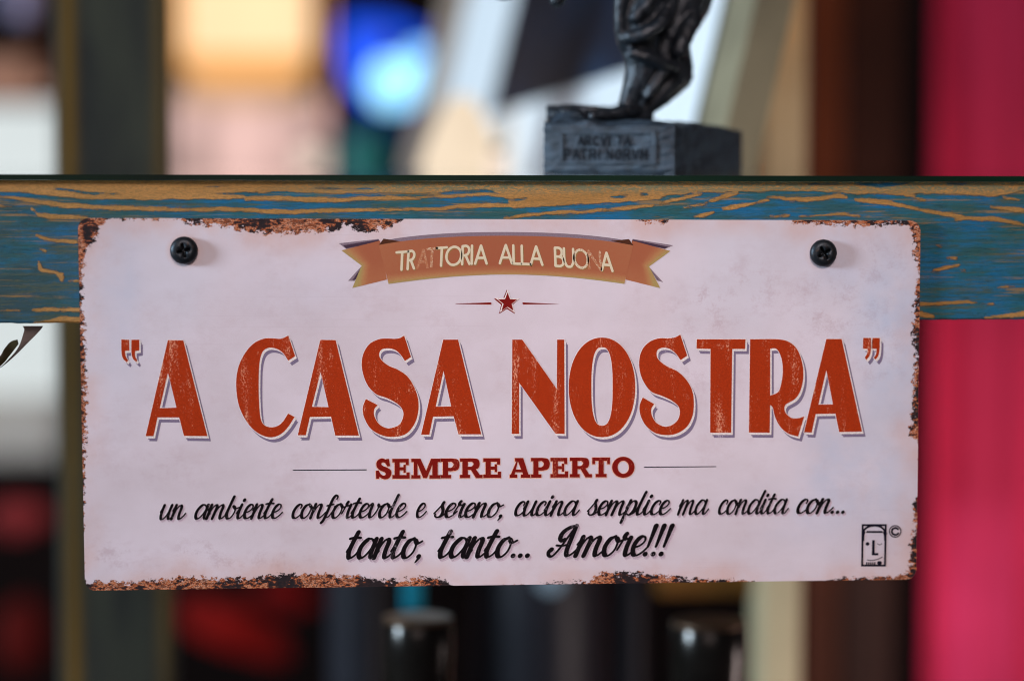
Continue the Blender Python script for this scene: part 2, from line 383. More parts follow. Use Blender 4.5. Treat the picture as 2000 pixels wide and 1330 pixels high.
def build_rail():
    Yf = 0.0026
    x0, x1 = -340, 2340; nx, ny = 640, 92
    xs = np.linspace(x0, x1, nx)
    zt0, zt1 = at(0,349,Yf)[2], at(2000,359,Yf)[2]; zb0, zb1 = at(0,634,Yf)[2], at(2000,621,Yf)[2]
    zt = (zt0+zt1)/2; zb = (zb0+zb1)/2
    V = []; uv = []
    xw = np.linspace(at(x0,490,Yf)[0], at(x1,490,Yf)[0], nx); zw = np.linspace(zt, zb, ny)
    rng = np.random.default_rng(3)
    for j, z in enumerate(zw):
        for i, x in enumerate(xw):
            e = 0.0
            if j == 0 or j == ny-1: e = .0006
            zz = z
            if j == ny-1: zz = z+.0005*mnoise.noise(Vector((x*45, 3, 0)))+.00025*mnoise.noise(Vector((x*260, 7, 0)))
            V.append((x, Yf+e+.0003*mnoise.noise(Vector((x*12, z*160, 1))), zz))
    V = np.array(V)
    # photo coordinates of each vertex
    d = (V-CP) @ RM
    P = np.stack([1000+F*d[:,0]/d[:,1], 665-F*d[:,2]/d[:,1]], 1)
    Fc = [(j*nx+i, (j+1)*nx+i, (j+1)*nx+i+1, j*nx+i+1) for j in range(ny-1) for i in range(nx-1)]
    f = streak_field(P)
    n = len(V); D = 0.032
    B = [(xw[0],Yf+.0006,zt),(xw[-1],Yf+.0006,zt),(xw[-1],Yf+.0006,zb),(xw[0],Yf+.0006,zb),(xw[0],D,zt),(xw[-1],D,zt),(xw[-1],D,zb),(xw[0],D,zb)]
    V2 = np.concatenate([V, B]); k = n
    Fc += [(k,k+4,k+5,k+1)[::-1],(k+3,k+2,k+6,k+7)[::-1],(k+4,k+7,k+6,k+5)[::-1],(k,k+3,k+7,k+4)[::-1],(k+1,k+5,k+6,k+2)[::-1]]
    o = mesh('front_rail', V2, Fc, M_WOOD, shelf)
    a = o.data.attributes.new('streak', 'FLOAT', 'POINT'); a.data.foreach_set('value', np.concatenate([f, np.full(8,-6.0)]).astype(np.float32))
    g = np.clip((P[:,0]-480)/300, 0, 1)*np.clip((382-P[:,1])/14, 0, 1)
    a = o.data.attributes.new('grey', 'FLOAT', 'POINT'); a.data.foreach_set('value', np.concatenate([g, np.zeros(8)]).astype(np.float32))
    dl = np.clip(1.15-P[:,0]/260, .10, 1)
    a = o.data.attributes.new('dull', 'FLOAT', 'POINT'); a.data.foreach_set('value', np.concatenate([dl, np.zeros(8)]).astype(np.float32))
    return zt, zb, xw[0], xw[-1]
ZT, ZB, XL, XR = build_rail()

# ---------------------------------------------------------------- glass shelf
def build_glass():
    t = NT('clear glass'); t.b.inputs['Base Color'].default_value = (.80,.93,.86,1); t.b.inputs['Roughness'].default_value = .02
    t.b.inputs['Transmission Weight'].default_value = 1.0; t.b.inputs['IOR'].default_value = 1.5
    e = NT('green glass edge'); e.b.inputs['Roughness'].default_value = .22
    e.l(e.ramp(e.noise(9, e.coord((1,1,1)), 3), [(.3,(.0005,.006,.003,1)),(.6,(.001,.022,.010,1)),(.8,(.002,.03,.016,1))]), e.b.inputs['Base Color'])
    g = empty('glass_shelf', (0,.1,ZT), 'green edged glass shelf lying on the blue painted rail under the statuette', 'glass shelf')
    x0, x1, y0, y1, z0, z1 = XL+.01, XR-.01, -.0004, .36, ZT+.0001, ZT+.0021
    V = [(x0,y0,z0),(x1,y0,z0),(x1,y1,z0),(x0,y1,z0),(x0,y0,z1),(x1,y0,z1),(x1,y1,z1),(x0,y1,z1)]
    mesh('pane', V, [(0,3,2,1),(4,5,6,7),(0,1,5,4),(1,2,6,5),(2,3,7,6),(3,0,4,7)], [t.m, e.m], g, idx=[0,0,1,1,1,1])
    return z1
ZG = build_glass()

# ---------------------------------------------------------------- the sign
sign = empty('metal_sign', tuple(at(980, 790)), 'white rust-edged metal trattoria sign screwed to the blue rail', 'sign')
CO = dict(TL=(152,426), TR=(1798,431), BR=(1790,1131), BL=(166,1153))
def bil(u, v):
    a = np.array(CO['TL'])*(1-u)+np.array(CO['TR'])*u; b = np.array(CO['BL'])*(1-u)+np.array(CO['BR'])*u
    return a*(1-v)+b*v
TOPD = [(140,40),(175,35),(200,12),(215,2),(330,1),(355,3),(380,12),(420,14),(460,20),(500,28),(540,30),(600,27),(650,24),(665,22),(669,9),(690,20),(720,27),(760,16),(780,7),(795,-12),(1230,-12),(1255,5),(1300,6),(1322,-12),(1520,-10),(1550,7),(1600,7),(1660,10),(1720,12),(1740,6),(1770,11),(1800,18)]
LEFD = [(430,40),(470,38),(490,22),(530,11),(600,12),(700,15),(760,15),(850,13),(900,9),(960,6),(1000,3),(1060,1),(1130,3),(1155,8)]
RIGD = [(430,20),(500,16),(530,6),(560,12),(640,18),(700,12),(760,17),(850,20),(870,2),(950,-4),(985,14),(1020,10),(1060,17),(1110,20),(1133,24)]
BOTD = [(160,18),(250,16),(320,19),(360,25),(420,20),(500,20),(540,26),(620,27),(700,20),(760,12),(820,17),(870,11),(890,-8),(1040,-3),(1080,3),(1150,5),(1175,22),(1250,19),(1290,17),(1340,7),(1440,3),(1470,-3),(1500,-10),(1600,-8),(1640,3),(1700,5),(1760,9),(1795,22)]
def build_plate():
    nx, ny = 420, 190; R = 21.0; W, H = 1640.0, 714.0
    V, rust, stain = [], [], []
    vs = np.concatenate([[0,.25,.5,.9,1.5,2.3,3.4,5,7,9.5,12,15,18]/np.float64(H), np.linspace(R/H, 1-R/H, ny-26), 1-np.array([18,15,12,9.5,7,5,3.4,2.3,1.5,.9,.5,.25,0])/H])
    rng = np.random.default_rng(5)
    P = []
    for v in vs:
        dy = min(v*H, (1-v)*H); ins = 0.0
        if dy < R: ins = R-math.sqrt(max(R*R-(R-dy)**2, 0))
        for u in np.linspace(0,1,nx):
            uu = (ins+u*(W-2*ins))/W
            P.append(bil(uu, v))
    P = np.array(P); n = len(P)
    front = ats(P, 0.0)
    back = front+np.array([0, .0009, 0])
    # distances to the four edges in photo px
    dt = P[:,1]-np.interp(P[:,0],[152,1798],[426,431]); db = np.interp(P[:,0],[166,1790],[1153,1131])-P[:,1]
    dl = P[:,0]-np.interp(P[:,1],[426,1153],[152,166]); dr = np.interp(P[:,1],[431,1131],[1798,1790])-P[:,0]
    def ip(x, T): return np.interp(x, [q[0] for q in T], [q[1] for q in T])
    r = np.max([ip(P[:,0],TOPD)-dt, ip(P[:,1],LEFD)-dl, ip(P[:,1],RIGD)-dr, ip(P[:,0],BOTD)-db], axis=0)
    s = np.zeros(n)
    for x, y, rx, ry, k in [(1380,600,70,60,1),(1640,600,130,80,1),(1720,520,60,60,1),(1730,680,40,60,.9),(1470,560,90,60,.8),(1350,740,60,50,.6),(215,1085,70,30,1),(390,1075,50,25,1),(480,1090,160,35,.8),(330,920,120,40,.6),(330,740,70,60,.5),(560,590,200,60,.25),(1720,720,50,50,.8),(400,700,60,60,.4)]:
        s = np.maximum(s, k*np.clip(1.4-np.hypot((P[:,0]-x)/rx, (P[:,1]-y)/ry), 0, 1))
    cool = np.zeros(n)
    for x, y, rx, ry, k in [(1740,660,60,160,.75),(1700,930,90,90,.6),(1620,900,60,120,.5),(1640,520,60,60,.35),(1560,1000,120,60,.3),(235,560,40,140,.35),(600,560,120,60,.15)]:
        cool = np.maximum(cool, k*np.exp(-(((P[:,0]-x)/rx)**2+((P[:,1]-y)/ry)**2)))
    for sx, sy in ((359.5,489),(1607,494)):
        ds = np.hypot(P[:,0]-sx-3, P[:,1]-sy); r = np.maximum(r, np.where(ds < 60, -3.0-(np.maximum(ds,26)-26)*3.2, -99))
    ny_ = len(vs)
    Fc = [(j*nx+i, (j+1)*nx+i, (j+1)*nx+i+1, j*nx+i+1) for j in range(ny_-1) for i in range(nx-1)]
    loop = list(range(nx))+[j*nx+nx-1 for j in range(1,ny_)]+[(ny_-1)*nx+i for i in range(nx-2,-1,-1)]+[j*nx for j in range(ny_-2,0,-1)]
    m = len(loop)
    V = np.concatenate([front, back[loop]])
    idx = [0]*len(Fc)
    for a in range(m):
        b = (a+1) % m
        Fc.append((loop[a], loop[b], n+b, n+a)); idx.append(1)
    Fc.append(tuple(n+a for a in range(m))); idx.append(1)
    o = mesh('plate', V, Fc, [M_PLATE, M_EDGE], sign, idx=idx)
    side = np.minimum(dl, dr) < np.minimum(dt, db)
    r = r-np.where(side, 5.0, 0)
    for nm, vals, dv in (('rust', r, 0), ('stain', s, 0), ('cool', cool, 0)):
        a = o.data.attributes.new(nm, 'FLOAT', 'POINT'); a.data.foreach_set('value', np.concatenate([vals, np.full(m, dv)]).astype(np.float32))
build_plate()
L1, L2, L3, L4 = -.00004, -.00008, -.00012, -.00016

# --- title letters: outlines in pixels of three enlargements of the photograph
Z1 = lambda p: (210+p[0]/3.922, 640+p[1]/3.922)+tuple(p[2:])
Z2 = lambda p: (690+p[0]/3.774, 640+p[1]/3.774)+tuple(p[2:])
Z3 = lambda p: (1220+p[0]/3.846, 640+p[1]/3.846)+tuple(p[2:])
def K(*p): return [(a, b, 1) for a, b in p]
TITLE = [
 (Z1, [K((105,90),(165,92),(167,175),(133,178))+[(138,215),(158,250,1),(148,265,1),(120,238),(107,190)]], None),
 (Z1, [K((182,92),(243,92),(243,175),(210,180))+[(213,220),(228,250,1),(221,263,1),(195,238),(183,190)]], None),
 (Z1, [K((462,95),(580,97),(765,830),(585,828),(549,687),(383,686),(352,830),(292,830)), K((463,345),(528,612),(400,615))], None),
 (Z1, [[(1385,60,1),(1437,218,1),(1385,252,1),(1340,190),(1290,160),(1230,155),(1185,190),(1163,280),(1158,420),(1160,560),(1172,690),(1200,745),(1255,762),(1310,748),(1350,712,1),(1383,657,1),(1433,683,1),(1390,750),(1340,805),(1280,835),(1210,833),(1130,790),(1060,710),(1005,590),(985,440),(1000,310),(1050,200),(1120,120),(1200,84),(1270,82),(1330,84)]], None),
 (Z1, [K((1630,93),(1747,95),(1925,825),(1745,825),(1712,680),(1550,683),(1518,823),(1457,823)), K((1632,340),(1693,608),(1565,605))], None),
 (Z2, [[(375,58,1),(425,215,1),(380,245,1),(350,200),(310,165),(260,152),(210,160),(190,195),(205,235),(260,280),(330,310),(400,360),(450,440),(478,530),(478,620),(450,710),(390,780),(310,803),(220,795),(130,745),(80,660),(70,590),(92,525,1),(180,570,1),(155,600),(155,650),(190,710),(250,740),(310,730),(350,700),(370,640),(355,590),(310,550),(240,515),(170,490),(110,430),(75,350),(62,270),(75,190),(120,120),(190,85),(250,80),(310,82),(345,75)]], None),
 (Z2, [K((663,88),(772,88),(943,785),(775,785),(740,652),(588,655),(560,787),(500,787)), K((665,318),(722,580),(607,582))], None),
 (Z2, [K((1172,88),(1245,88),(1500,452),(1503,88),(1555,88),(1558,782),(1490,780),(1222,405),(1222,782),(1168,782))], None),
 ('O', None, None),
 (Z3, [[(418,52,1),(470,210,1),(420,243,1),(385,195),(340,160),(290,150),(250,165),(240,200),(255,240),(310,285),(400,330),(470,400),(510,480),(520,570),(510,660),(470,740),(400,790),(320,806),(230,790),(160,735),(120,660),(112,590),(135,523,1),(222,573,1),(200,610),(205,660),(240,715),(300,742),(355,730),(400,690),(415,630),(400,585),(350,545),(280,512),(200,480),(145,410),(115,330),(110,240),(135,160),(190,105),(260,80),(330,80),(380,72)]], None),
 (Z3, [K((542,87),(908,87),(905,160),(808,160),(800,788),(642,788),(645,160),(540,157))], None),
 (Z3, [[(943,87,1),(1150,87),(1240,110),(1300,170),(1335,270),(1342,370),(1325,460),(1285,530),(1212,575,1),(1200,600),(1210,640),(1250,675),(1300,680),(1350,665,1),(1303,817,1),(1230,795),(1170,745),(1130,670),(1112,600),(1093,580,1),(1090,788,1),(933,787,1)], [(1093,157,1),(1140,160),(1175,220),(1188,310),(1180,400),(1155,480),(1093,510,1)]], None),
 (Z3, [K((1515,85),(1630,85),(1783,780),(1612,783),(1583,645),(1435,648),(1405,787),(1347,785)), K((1515,318),(1565,575),(1455,577))], None),
 (Z3, [[(1792,77,1),(1850,77,1),(1850,160),(1840,210),(1815,242,1),(1803,224,1),(1820,198),(1826,160,1),(1790,157,1)]], None),
 (Z3, [[(1862,77,1),(1917,77,1),(1915,160),(1905,210),(1884,240,1),(1870,225,1),(1888,198),(1892,160,1),(1860,157,1)]], None)]
def supere(cx, cy, rx, ry, n, N=56):
    out = []
    for k in range(N):
        a = 2*math.pi*k/N; c, s = math.cos(a), math.sin(a)
        out.append((cx+rx*math.copysign(abs(c)**(2/n), c), cy+ry*math.copysign(abs(s)**(2/n), s)))
    return np.array(out)
def build_title():
    whites, greys = [], []
    for z, outs, _ in TITLE:
        if z == 'O':
            polys = [orient(supere(1175.8,756.5,65,97.2,2.1), True), orient(supere(1175.8,754.6,20.8,76.4,2.7), False)]
        else:
            polys = [orient(smooth_path([z(p) for p in o]), i == 0) for i, o in enumerate(outs)]
        sheet('printed_letter', fill(polys), L3, M_RED, sign)
        wp = []
        for dx, dy, g in ((0,0,1.1),(1.2,1.5,.6),(2.2,2.8,.3),(3.0,4.0,.2)):
            wp += [offset(p, g)+np.array([dx,dy]) for p in polys]
        whites.append(fill(wp))
        gp = []
        for dx, dy in ((4.8,6.6),(7.0,9.8)):
            gp += [p+np.array([dx,dy]) for p in polys]
        greys.append(fill(gp))
    sheet('letter_outline', join_vf(whites), L2, M_CREAM, sign)
    sheet('letter_shadow', join_vf(greys), L1, M_GREY, sign)
build_title()

# --- slab serif line
def slab(ch):
    """unit height glyphs, y down from cap line (0) to base line (1); returns polys"""
    t, b, s = .2, .27, .17
    r = rect
    def ring(cx, cy, rx, ry, tx, ty, n=2.0):
        return [orient(supere(cx,cy,rx,ry,n,36)), orient(supere(cx,cy,rx-tx,ry-ty,n,36), False)]
    if ch == 'E': return .95, [r(0,0,.86,t-.02), r(.12,0,.12+b,1), r(0,1-t+.02,.9,1), r(.3,.42,.68,.58), r(.60,.30,.72,.70), r(.72,0,.88,.32), r(.76,.68,.93,1)]
    if ch == 'T': return .98, [r(.02,0,.96,s), r(.02,0,.17,.34), r(.81,0,.96,.34), r(.355,0,.625,1), r(.2,1-s,.78,1)]
    if ch == 'P': return 1.0, [r(0,0,.5,s), r(.12,0,.12+b,1), r(0,1-s,.55,1), orient(smooth_path([(.35,0,1),(.62,0),(.9,.06),(1.0,.31),(.9,.56),(.62,.64),(.35,.64,1)])), orient(smooth_path([(.39,.17,1),(.58,.17),(.69,.31),(.58,.46),(.39,.47,1)]), False)]
    if ch == 'R': return 1.12, [r(0,0,.5,s), r(.12,0,.12+b,1), r(0,1-s,.5,1), orient(smooth_path([(.35,0,1),(.62,0),(.9,.05),(.98,.28),(.9,.5),(.62,.58),(.35,.58,1)])), orient(smooth_path([(.39,.17,1),(.58,.17),(.68,.28),(.58,.41),(.39,.42,1)]), False),
                               orient(np.array([(.5,.5),(.76,.5),(.98,1-s),(1.12,1-s),(1.12,1),(.8,1)]))]
    if ch == 'A': return 1.1, [orient(np.array([(.28,0),(.72,0),(1.0,1-s),(.72,1-s),(.44,.16),(.26,1-s),(.06,1-s),(.36,s),(.28,s)])), r(.25,.58,.8,.72), r(0,1-s,.4,1), r(.6,1-s,1.1,1)]
    if ch == 'M': return 1.4, [r(0,0,.4,s), r(1.0,0,1.4,s), r(.12,0,.30,1), r(1.02,0,1.28,1), r(0,1-s,.44,1), r(.88,1-s,1.4,1), orient(np.array([(.2,0),(.44,0),(.72,.62),(.96,0),(1.14,0),(.76,.98),(.58,.98)]))]
    if ch == 'O': return 1.1, ring(.55,.5,.55,.53,.27,.2)
    if ch == 'S':
        p = orient(smooth_path([(.72,0,1),(.78,.36,1),(.64,.38,1),(.5,.2),(.35,.18),(.30,.27),(.4,.36),(.65,.45),(.84,.6),(.84,.82),(.7,.98),(.5,1.03),(.3,.97,),(.2,.9,1),(.18,1,1),(.02,1,1),(.0,.6,1),(.15,.58,1),(.28,.78),(.45,.85),(.55,.77),(.48,.67),(.25,.58),(.06,.42),(.03,.2),(.15,.04),(.36,-.03),(.55,.04,1),(.6,0,1)], 5))
        return .85, [p]
def put(polys, x0, x1, adv, ytop, ybot, slope=0.0):
    sx = (x1-x0)/adv
    out = []
    for p in polys:
        q = np.stack([x0+p[:,0]*sx, ytop+p[:,1]*(ybot-ytop)], 1); out.append(q)
    return out
def build_slab():
    Z = lambda x: 560+x/2.3256
    spans = [('S',405,475),('E',480,560),('M',566,697),('P',699,785),('R',787,889),('E',893,975),('A',1013,1106),('P',1110,1195),('E',1198,1280),('R',1286,1386),('T',1386,1470),('O',1478,1580)]
    for ch, a, b in spans:
        adv, polys = slab(ch)
        x0, x1 = Z(a), Z(b)
        yt = 896.0-(x0-735)/500*3.4
        yb = 934.6-(x0-735)/500*3.4
        q = put(polys, x0, x1, adv, yt, yb)
        q = [p if sarea(p)*1 > 0 or True else p for p in q]
        sheet('printed_letter', fill(q), L3, M_DRED, sign)
        halo.append(fill([offset(p, 1.1)+np.array([-.5,.5]) for p in q]))
    sheet('letter_halo', join_vf(halo), L2, M_ORED, sign)
halo = []
build_slab()
for pts in ([(572,917.2),(716,916.2),(716,918.2),(572,918.8)], [(1258,911.3),(1399,910.2),(1399,911.8),(1258,913.2)]):
    sheet('printed_rule', fill([orient(np.array(pts, float))]), L2, M_LOGO, sign)

# --- brush script
G = {}
G['a'] = (.90, [[(.70,.80),(.58,.98),(.36,.98),(.10,.62),(.06,.22),(.20,.0),(.40,.10),(.62,.45),(.78,.98)], [(.78,1.0),(.70,.35),(.72,.06),(.86,.02),(1.0,.22),(1.08,.36)]])
G['b'] = (.84, [[(-.02,.30),(.12,.9),(.30,1.55)], [(.30,1.58),(.16,.9),(.08,.35),(.20,.02),(.42,.06),(.60,.42),(.60,.80),(.44,.92)], [(.44,.88),(.62,.72),(.88,.80)]])
G['c'] = (.62, [[(.50,.72),(.54,.90),(.40,1.0),(.18,.82),(.05,.45),(.10,.10),(.28,.0),(.50,.14),(.72,.40)]])
G['d'] = (1.0, [[(.70,.80),(.58,.98),(.36,.98),(.10,.62),(.06,.22),(.20,.0),(.40,.10),(.62,.45),(.80,1.05)], [(.98,1.62),(.82,1.0),(.72,.35),(.74,.06),(.88,.02),(1.08,.36)]])
G['e'] = (.62, [[(.10,.42),(.34,.52),(.52,.74),(.50,.94),(.34,1.0),(.14,.80),(.04,.42),(.12,.08),(.30,.0),(.54,.16),(.74,.42)]])
G['f'] = (.62, [[(.70,1.36),(.72,1.54),(.58,1.62),(.42,1.40),(.32,.90),(.20,.20),(.10,-.20),(.0,-.34)], [(.12,.88),(.56,.98)], [(.20,.04),(.42,.10),(.62,.50),(.70,.85)]])
G['i'] = (.50, [[(-.06,.36),(.16,.92)], [(.18,1.0),(.08,.40),(.12,.06),(.26,.02),(.42,.20),(.54,.42)], [(.28,1.34),(.27,1.30)]])
G['l'] = (.50, [[(-.06,.34),(.16,.9),(.30,1.50)], [(.32,1.62),(.16,.9),(.07,.34),(.12,.04),(.26,.02),(.42,.18),(.56,.42)]])
G['m'] = (1.32, [[(-.04,.6),(.12,.95)], [(.14,1.0),(.02,.0)], [(.06,.15),(.24,.72),(.44,.98),(.56,.86),(.50,.45),(.42,.0)], [(.46,.15),(.66,.74),(.88,.98),(1.0,.86),(.94,.40),(.96,.06),(1.10,.02),(1.28,.20),(1.42,.40)]])
G['n'] = (.88, [[(-.04,.6),(.12,.95)], [(.14,1.0),(.02,.0)], [(.06,.15),(.24,.72),(.44,.98),(.58,.86),(.52,.40),(.54,.06),(.68,.02),(.86,.20),(1.0,.40)]])
G['o'] = (.76, [[(.44,1.0),(.20,.86),(.05,.46),(.12,.08),(.32,.0),(.56,.28),(.62,.68),(.50,.96),(.40,.98)], [(.54,.90),(.68,.74),(.90,.86)]])
G['p'] = (.78, [[(-.02,.5),(.16,.98)], [(.18,1.04),(.04,.2),(-.10,-.55)], [(.08,.40),(.26,.86),(.46,1.0),(.62,.80),(.56,.30),(.34,.0),(.14,.06)], [(.36,.02),(.60,.12),(.84,.42)]])
G['r'] = (.68, [[(-.06,.30),(.10,.80),(.20,1.12)], [(.20,1.14),(.14,.98),(.24,.86),(.44,.92)], [(.46,.94),(.38,.45),(.40,.06),(.54,.02),(.70,.20),(.80,.42)]])
G['s'] = (.66, [[(-.08,.28),(.14,.64),(.36,1.02)], [(.36,1.08),(.32,.84),(.46,.48),(.42,.12),(.20,.0),(.02,.10),(.02,.24)], [(.40,.05),(.56,.16),(.70,.36)]])
G['t'] = (.54, [[(-.06,.34),(.14,.86),(.22,1.10)], [(.28,1.36),(.14,.80),(.06,.34),(.12,.04),(.26,.02),(.44,.18),(.56,.40)], [(-.06,1.02),(.20,1.08),(.48,1.06)]])
G['u'] = (.90, [[(-.06,.50),(.10,.95)], [(.12,1.0),(.04,.45),(.08,.06),(.24,.0),(.44,.22),(.60,.62),(.70,1.0)], [(.70,1.0),(.60,.40),(.64,.06),(.78,.02),(.94,.20),(1.04,.40)]])
G['v'] = (.80, [[(-.06,.72),(.08,.98),(.18,.90),(.14,.40),(.20,.04),(.40,.10),(.62,.52),(.66,.92),(.58,.98)], [(.62,.90),(.74,.78),(.92,.86)]])
G[','] = (.34, [[(.16,.06),(.18,-.02),(.06,-.26)]])
G['.'] = (.36, [[(.14,.06),(.15,.05)]])
G['!'] = (.40, [[(.26,1.55),(.14,.46)], [(.10,.07),(.11,.06)]])
G['A'] = (1.34, [[(.06,.34),(-.04,.20),(.02,.02),(.20,.0),(.44,.36),(.72,1.0),(.98,1.58)], [(.98,1.58),(.90,.90),(.84,.30),(.90,.04),(1.06,.04),(1.26,.24),(1.38,.42)], [(.98,1.58),(.70,1.50),(.42,1.26),(.34,.96),(.46,.80),(.58,.90)], [(.26,.56),(.56,.54),(.92,.62)]])
def pen(thin, thick, ch=None):
    def f(d, t):
        L = math.hypot(d[0], d[1])+1e-9
        k = max(0.0, -d[1]/L)
        k = min(1, max(0, (k-.05)/.75)); k = k*k*(3-2*k)
        return thin+(thick-thin)*k
    return f
def script(word, x0, x1, ybase, xh, slope=-.0078, thin=.125, thick=.25, slant=.27):
    polys_l = []; x = 0.0; ext0 = 9; ext1 = -9
    glyphs = []
    for ch in word:
        adv, sts = G[ch]; out = []
        for s in sts:
            p = cr(s, 7)
            if ch in '.' or (ch == 'i' and len(s) == 2 and s[0][1] > 1.2): wf = lambda d, t: .25
            elif ch == '!': wf = (lambda d, t: .26-.12*t) if len(p) > 1 and s[0][1] > 1 else (lambda d, t: .26)
            elif ch == ',': wf = lambda d, t: .26-.18*t
            elif ch == 'f' and s[0] == (.12,.88): wf = lambda d, t: .13
            elif ch == 't' and s[0] == (-.06,1.02): wf = lambda d, t: .14
            elif ch == 'A' and s[0] == (.98,1.58) and s[1][0] < .8: wf = lambda d, t: .14+.10*math.sin(math.pi*t)
            elif ch == 'A' and s[0] == (.06,.34): wf = lambda d, t: .26-.14*min(1, t*2)
            else: wf = pen(thin, thick)
            out += stroke(p+np.array([x, 0]), wf)
        out = [np.stack([q[:,0]+slant*q[:,1], q[:,1]], 1) for q in out]
        glyphs.append(out)
        for q in out: ext0 = min(ext0, q[:,0].min()); ext1 = max(ext1, q[:,0].max())
        x += adv
    sx = (x1-x0)/(ext1-ext0); res = []
    for out in glyphs:
        g = []
        for q in out:
            X = x0+(q[:,0]-ext0)*sx; Yy = ybase-q[:,1]*xh+(X-x0)*slope
            g.append(orient(np.stack([X, Yy], 1)))
        res.append(fill(g))
    return res
def build_script():
    line = [('un',311,364,1013.5,27),('ambiente',379,553,1012.8,27),('confortevole',569,796,1011.6,27),('e',812,834,1010,27),('sereno,',846,985,1010,27),
            ('cucina',1004,1133,1006.5,27),('semplice',1146,1311,1005.5,27),('ma',1322,1385,1004,27),('condita',1402,1541,1003.4,27),('con...',1555,1650,1002,27),
            ('tanto,',675,827,1089.5,37),('tanto...',854,1035,1088,37),('Amore!!!',1067,1318,1085.5,37)]
    for wd, a, b, yb, xh in line:
        gl = script(wd, a, b, yb, xh, thin=.115, thick=.215 if xh < 30 else .24)
        J = join_vf(gl)
        # letters of one word overlap where they are joined: unite by a tiny step in depth per letter
        o = [sheet('printed_letter', g, L3-.000006*(i % 2), M_BLACK, sign) for i, g in enumerate(gl)]
        k = xh/27
        # soft printed drop shadow, two steps
        for (dx, dy, lay, m) in ((2.6*k, 4.2*k, L1, M_SOFT1), (1.5*k, 2.4*k, L2, M_SOFT2)):
            SH.setdefault(lay, []).extend([(g[0]+np.array([dx, dy]), g[1]) for g in gl])
SH = {}
build_script()
for lay, items in SH.items():
    n = 0
    for i in (0, 1):
        sheet('text_shadow', join_vf(items[i::2]), lay-.000006*i, M_SOFT1 if lay == L1 else M_SOFT2, sign)

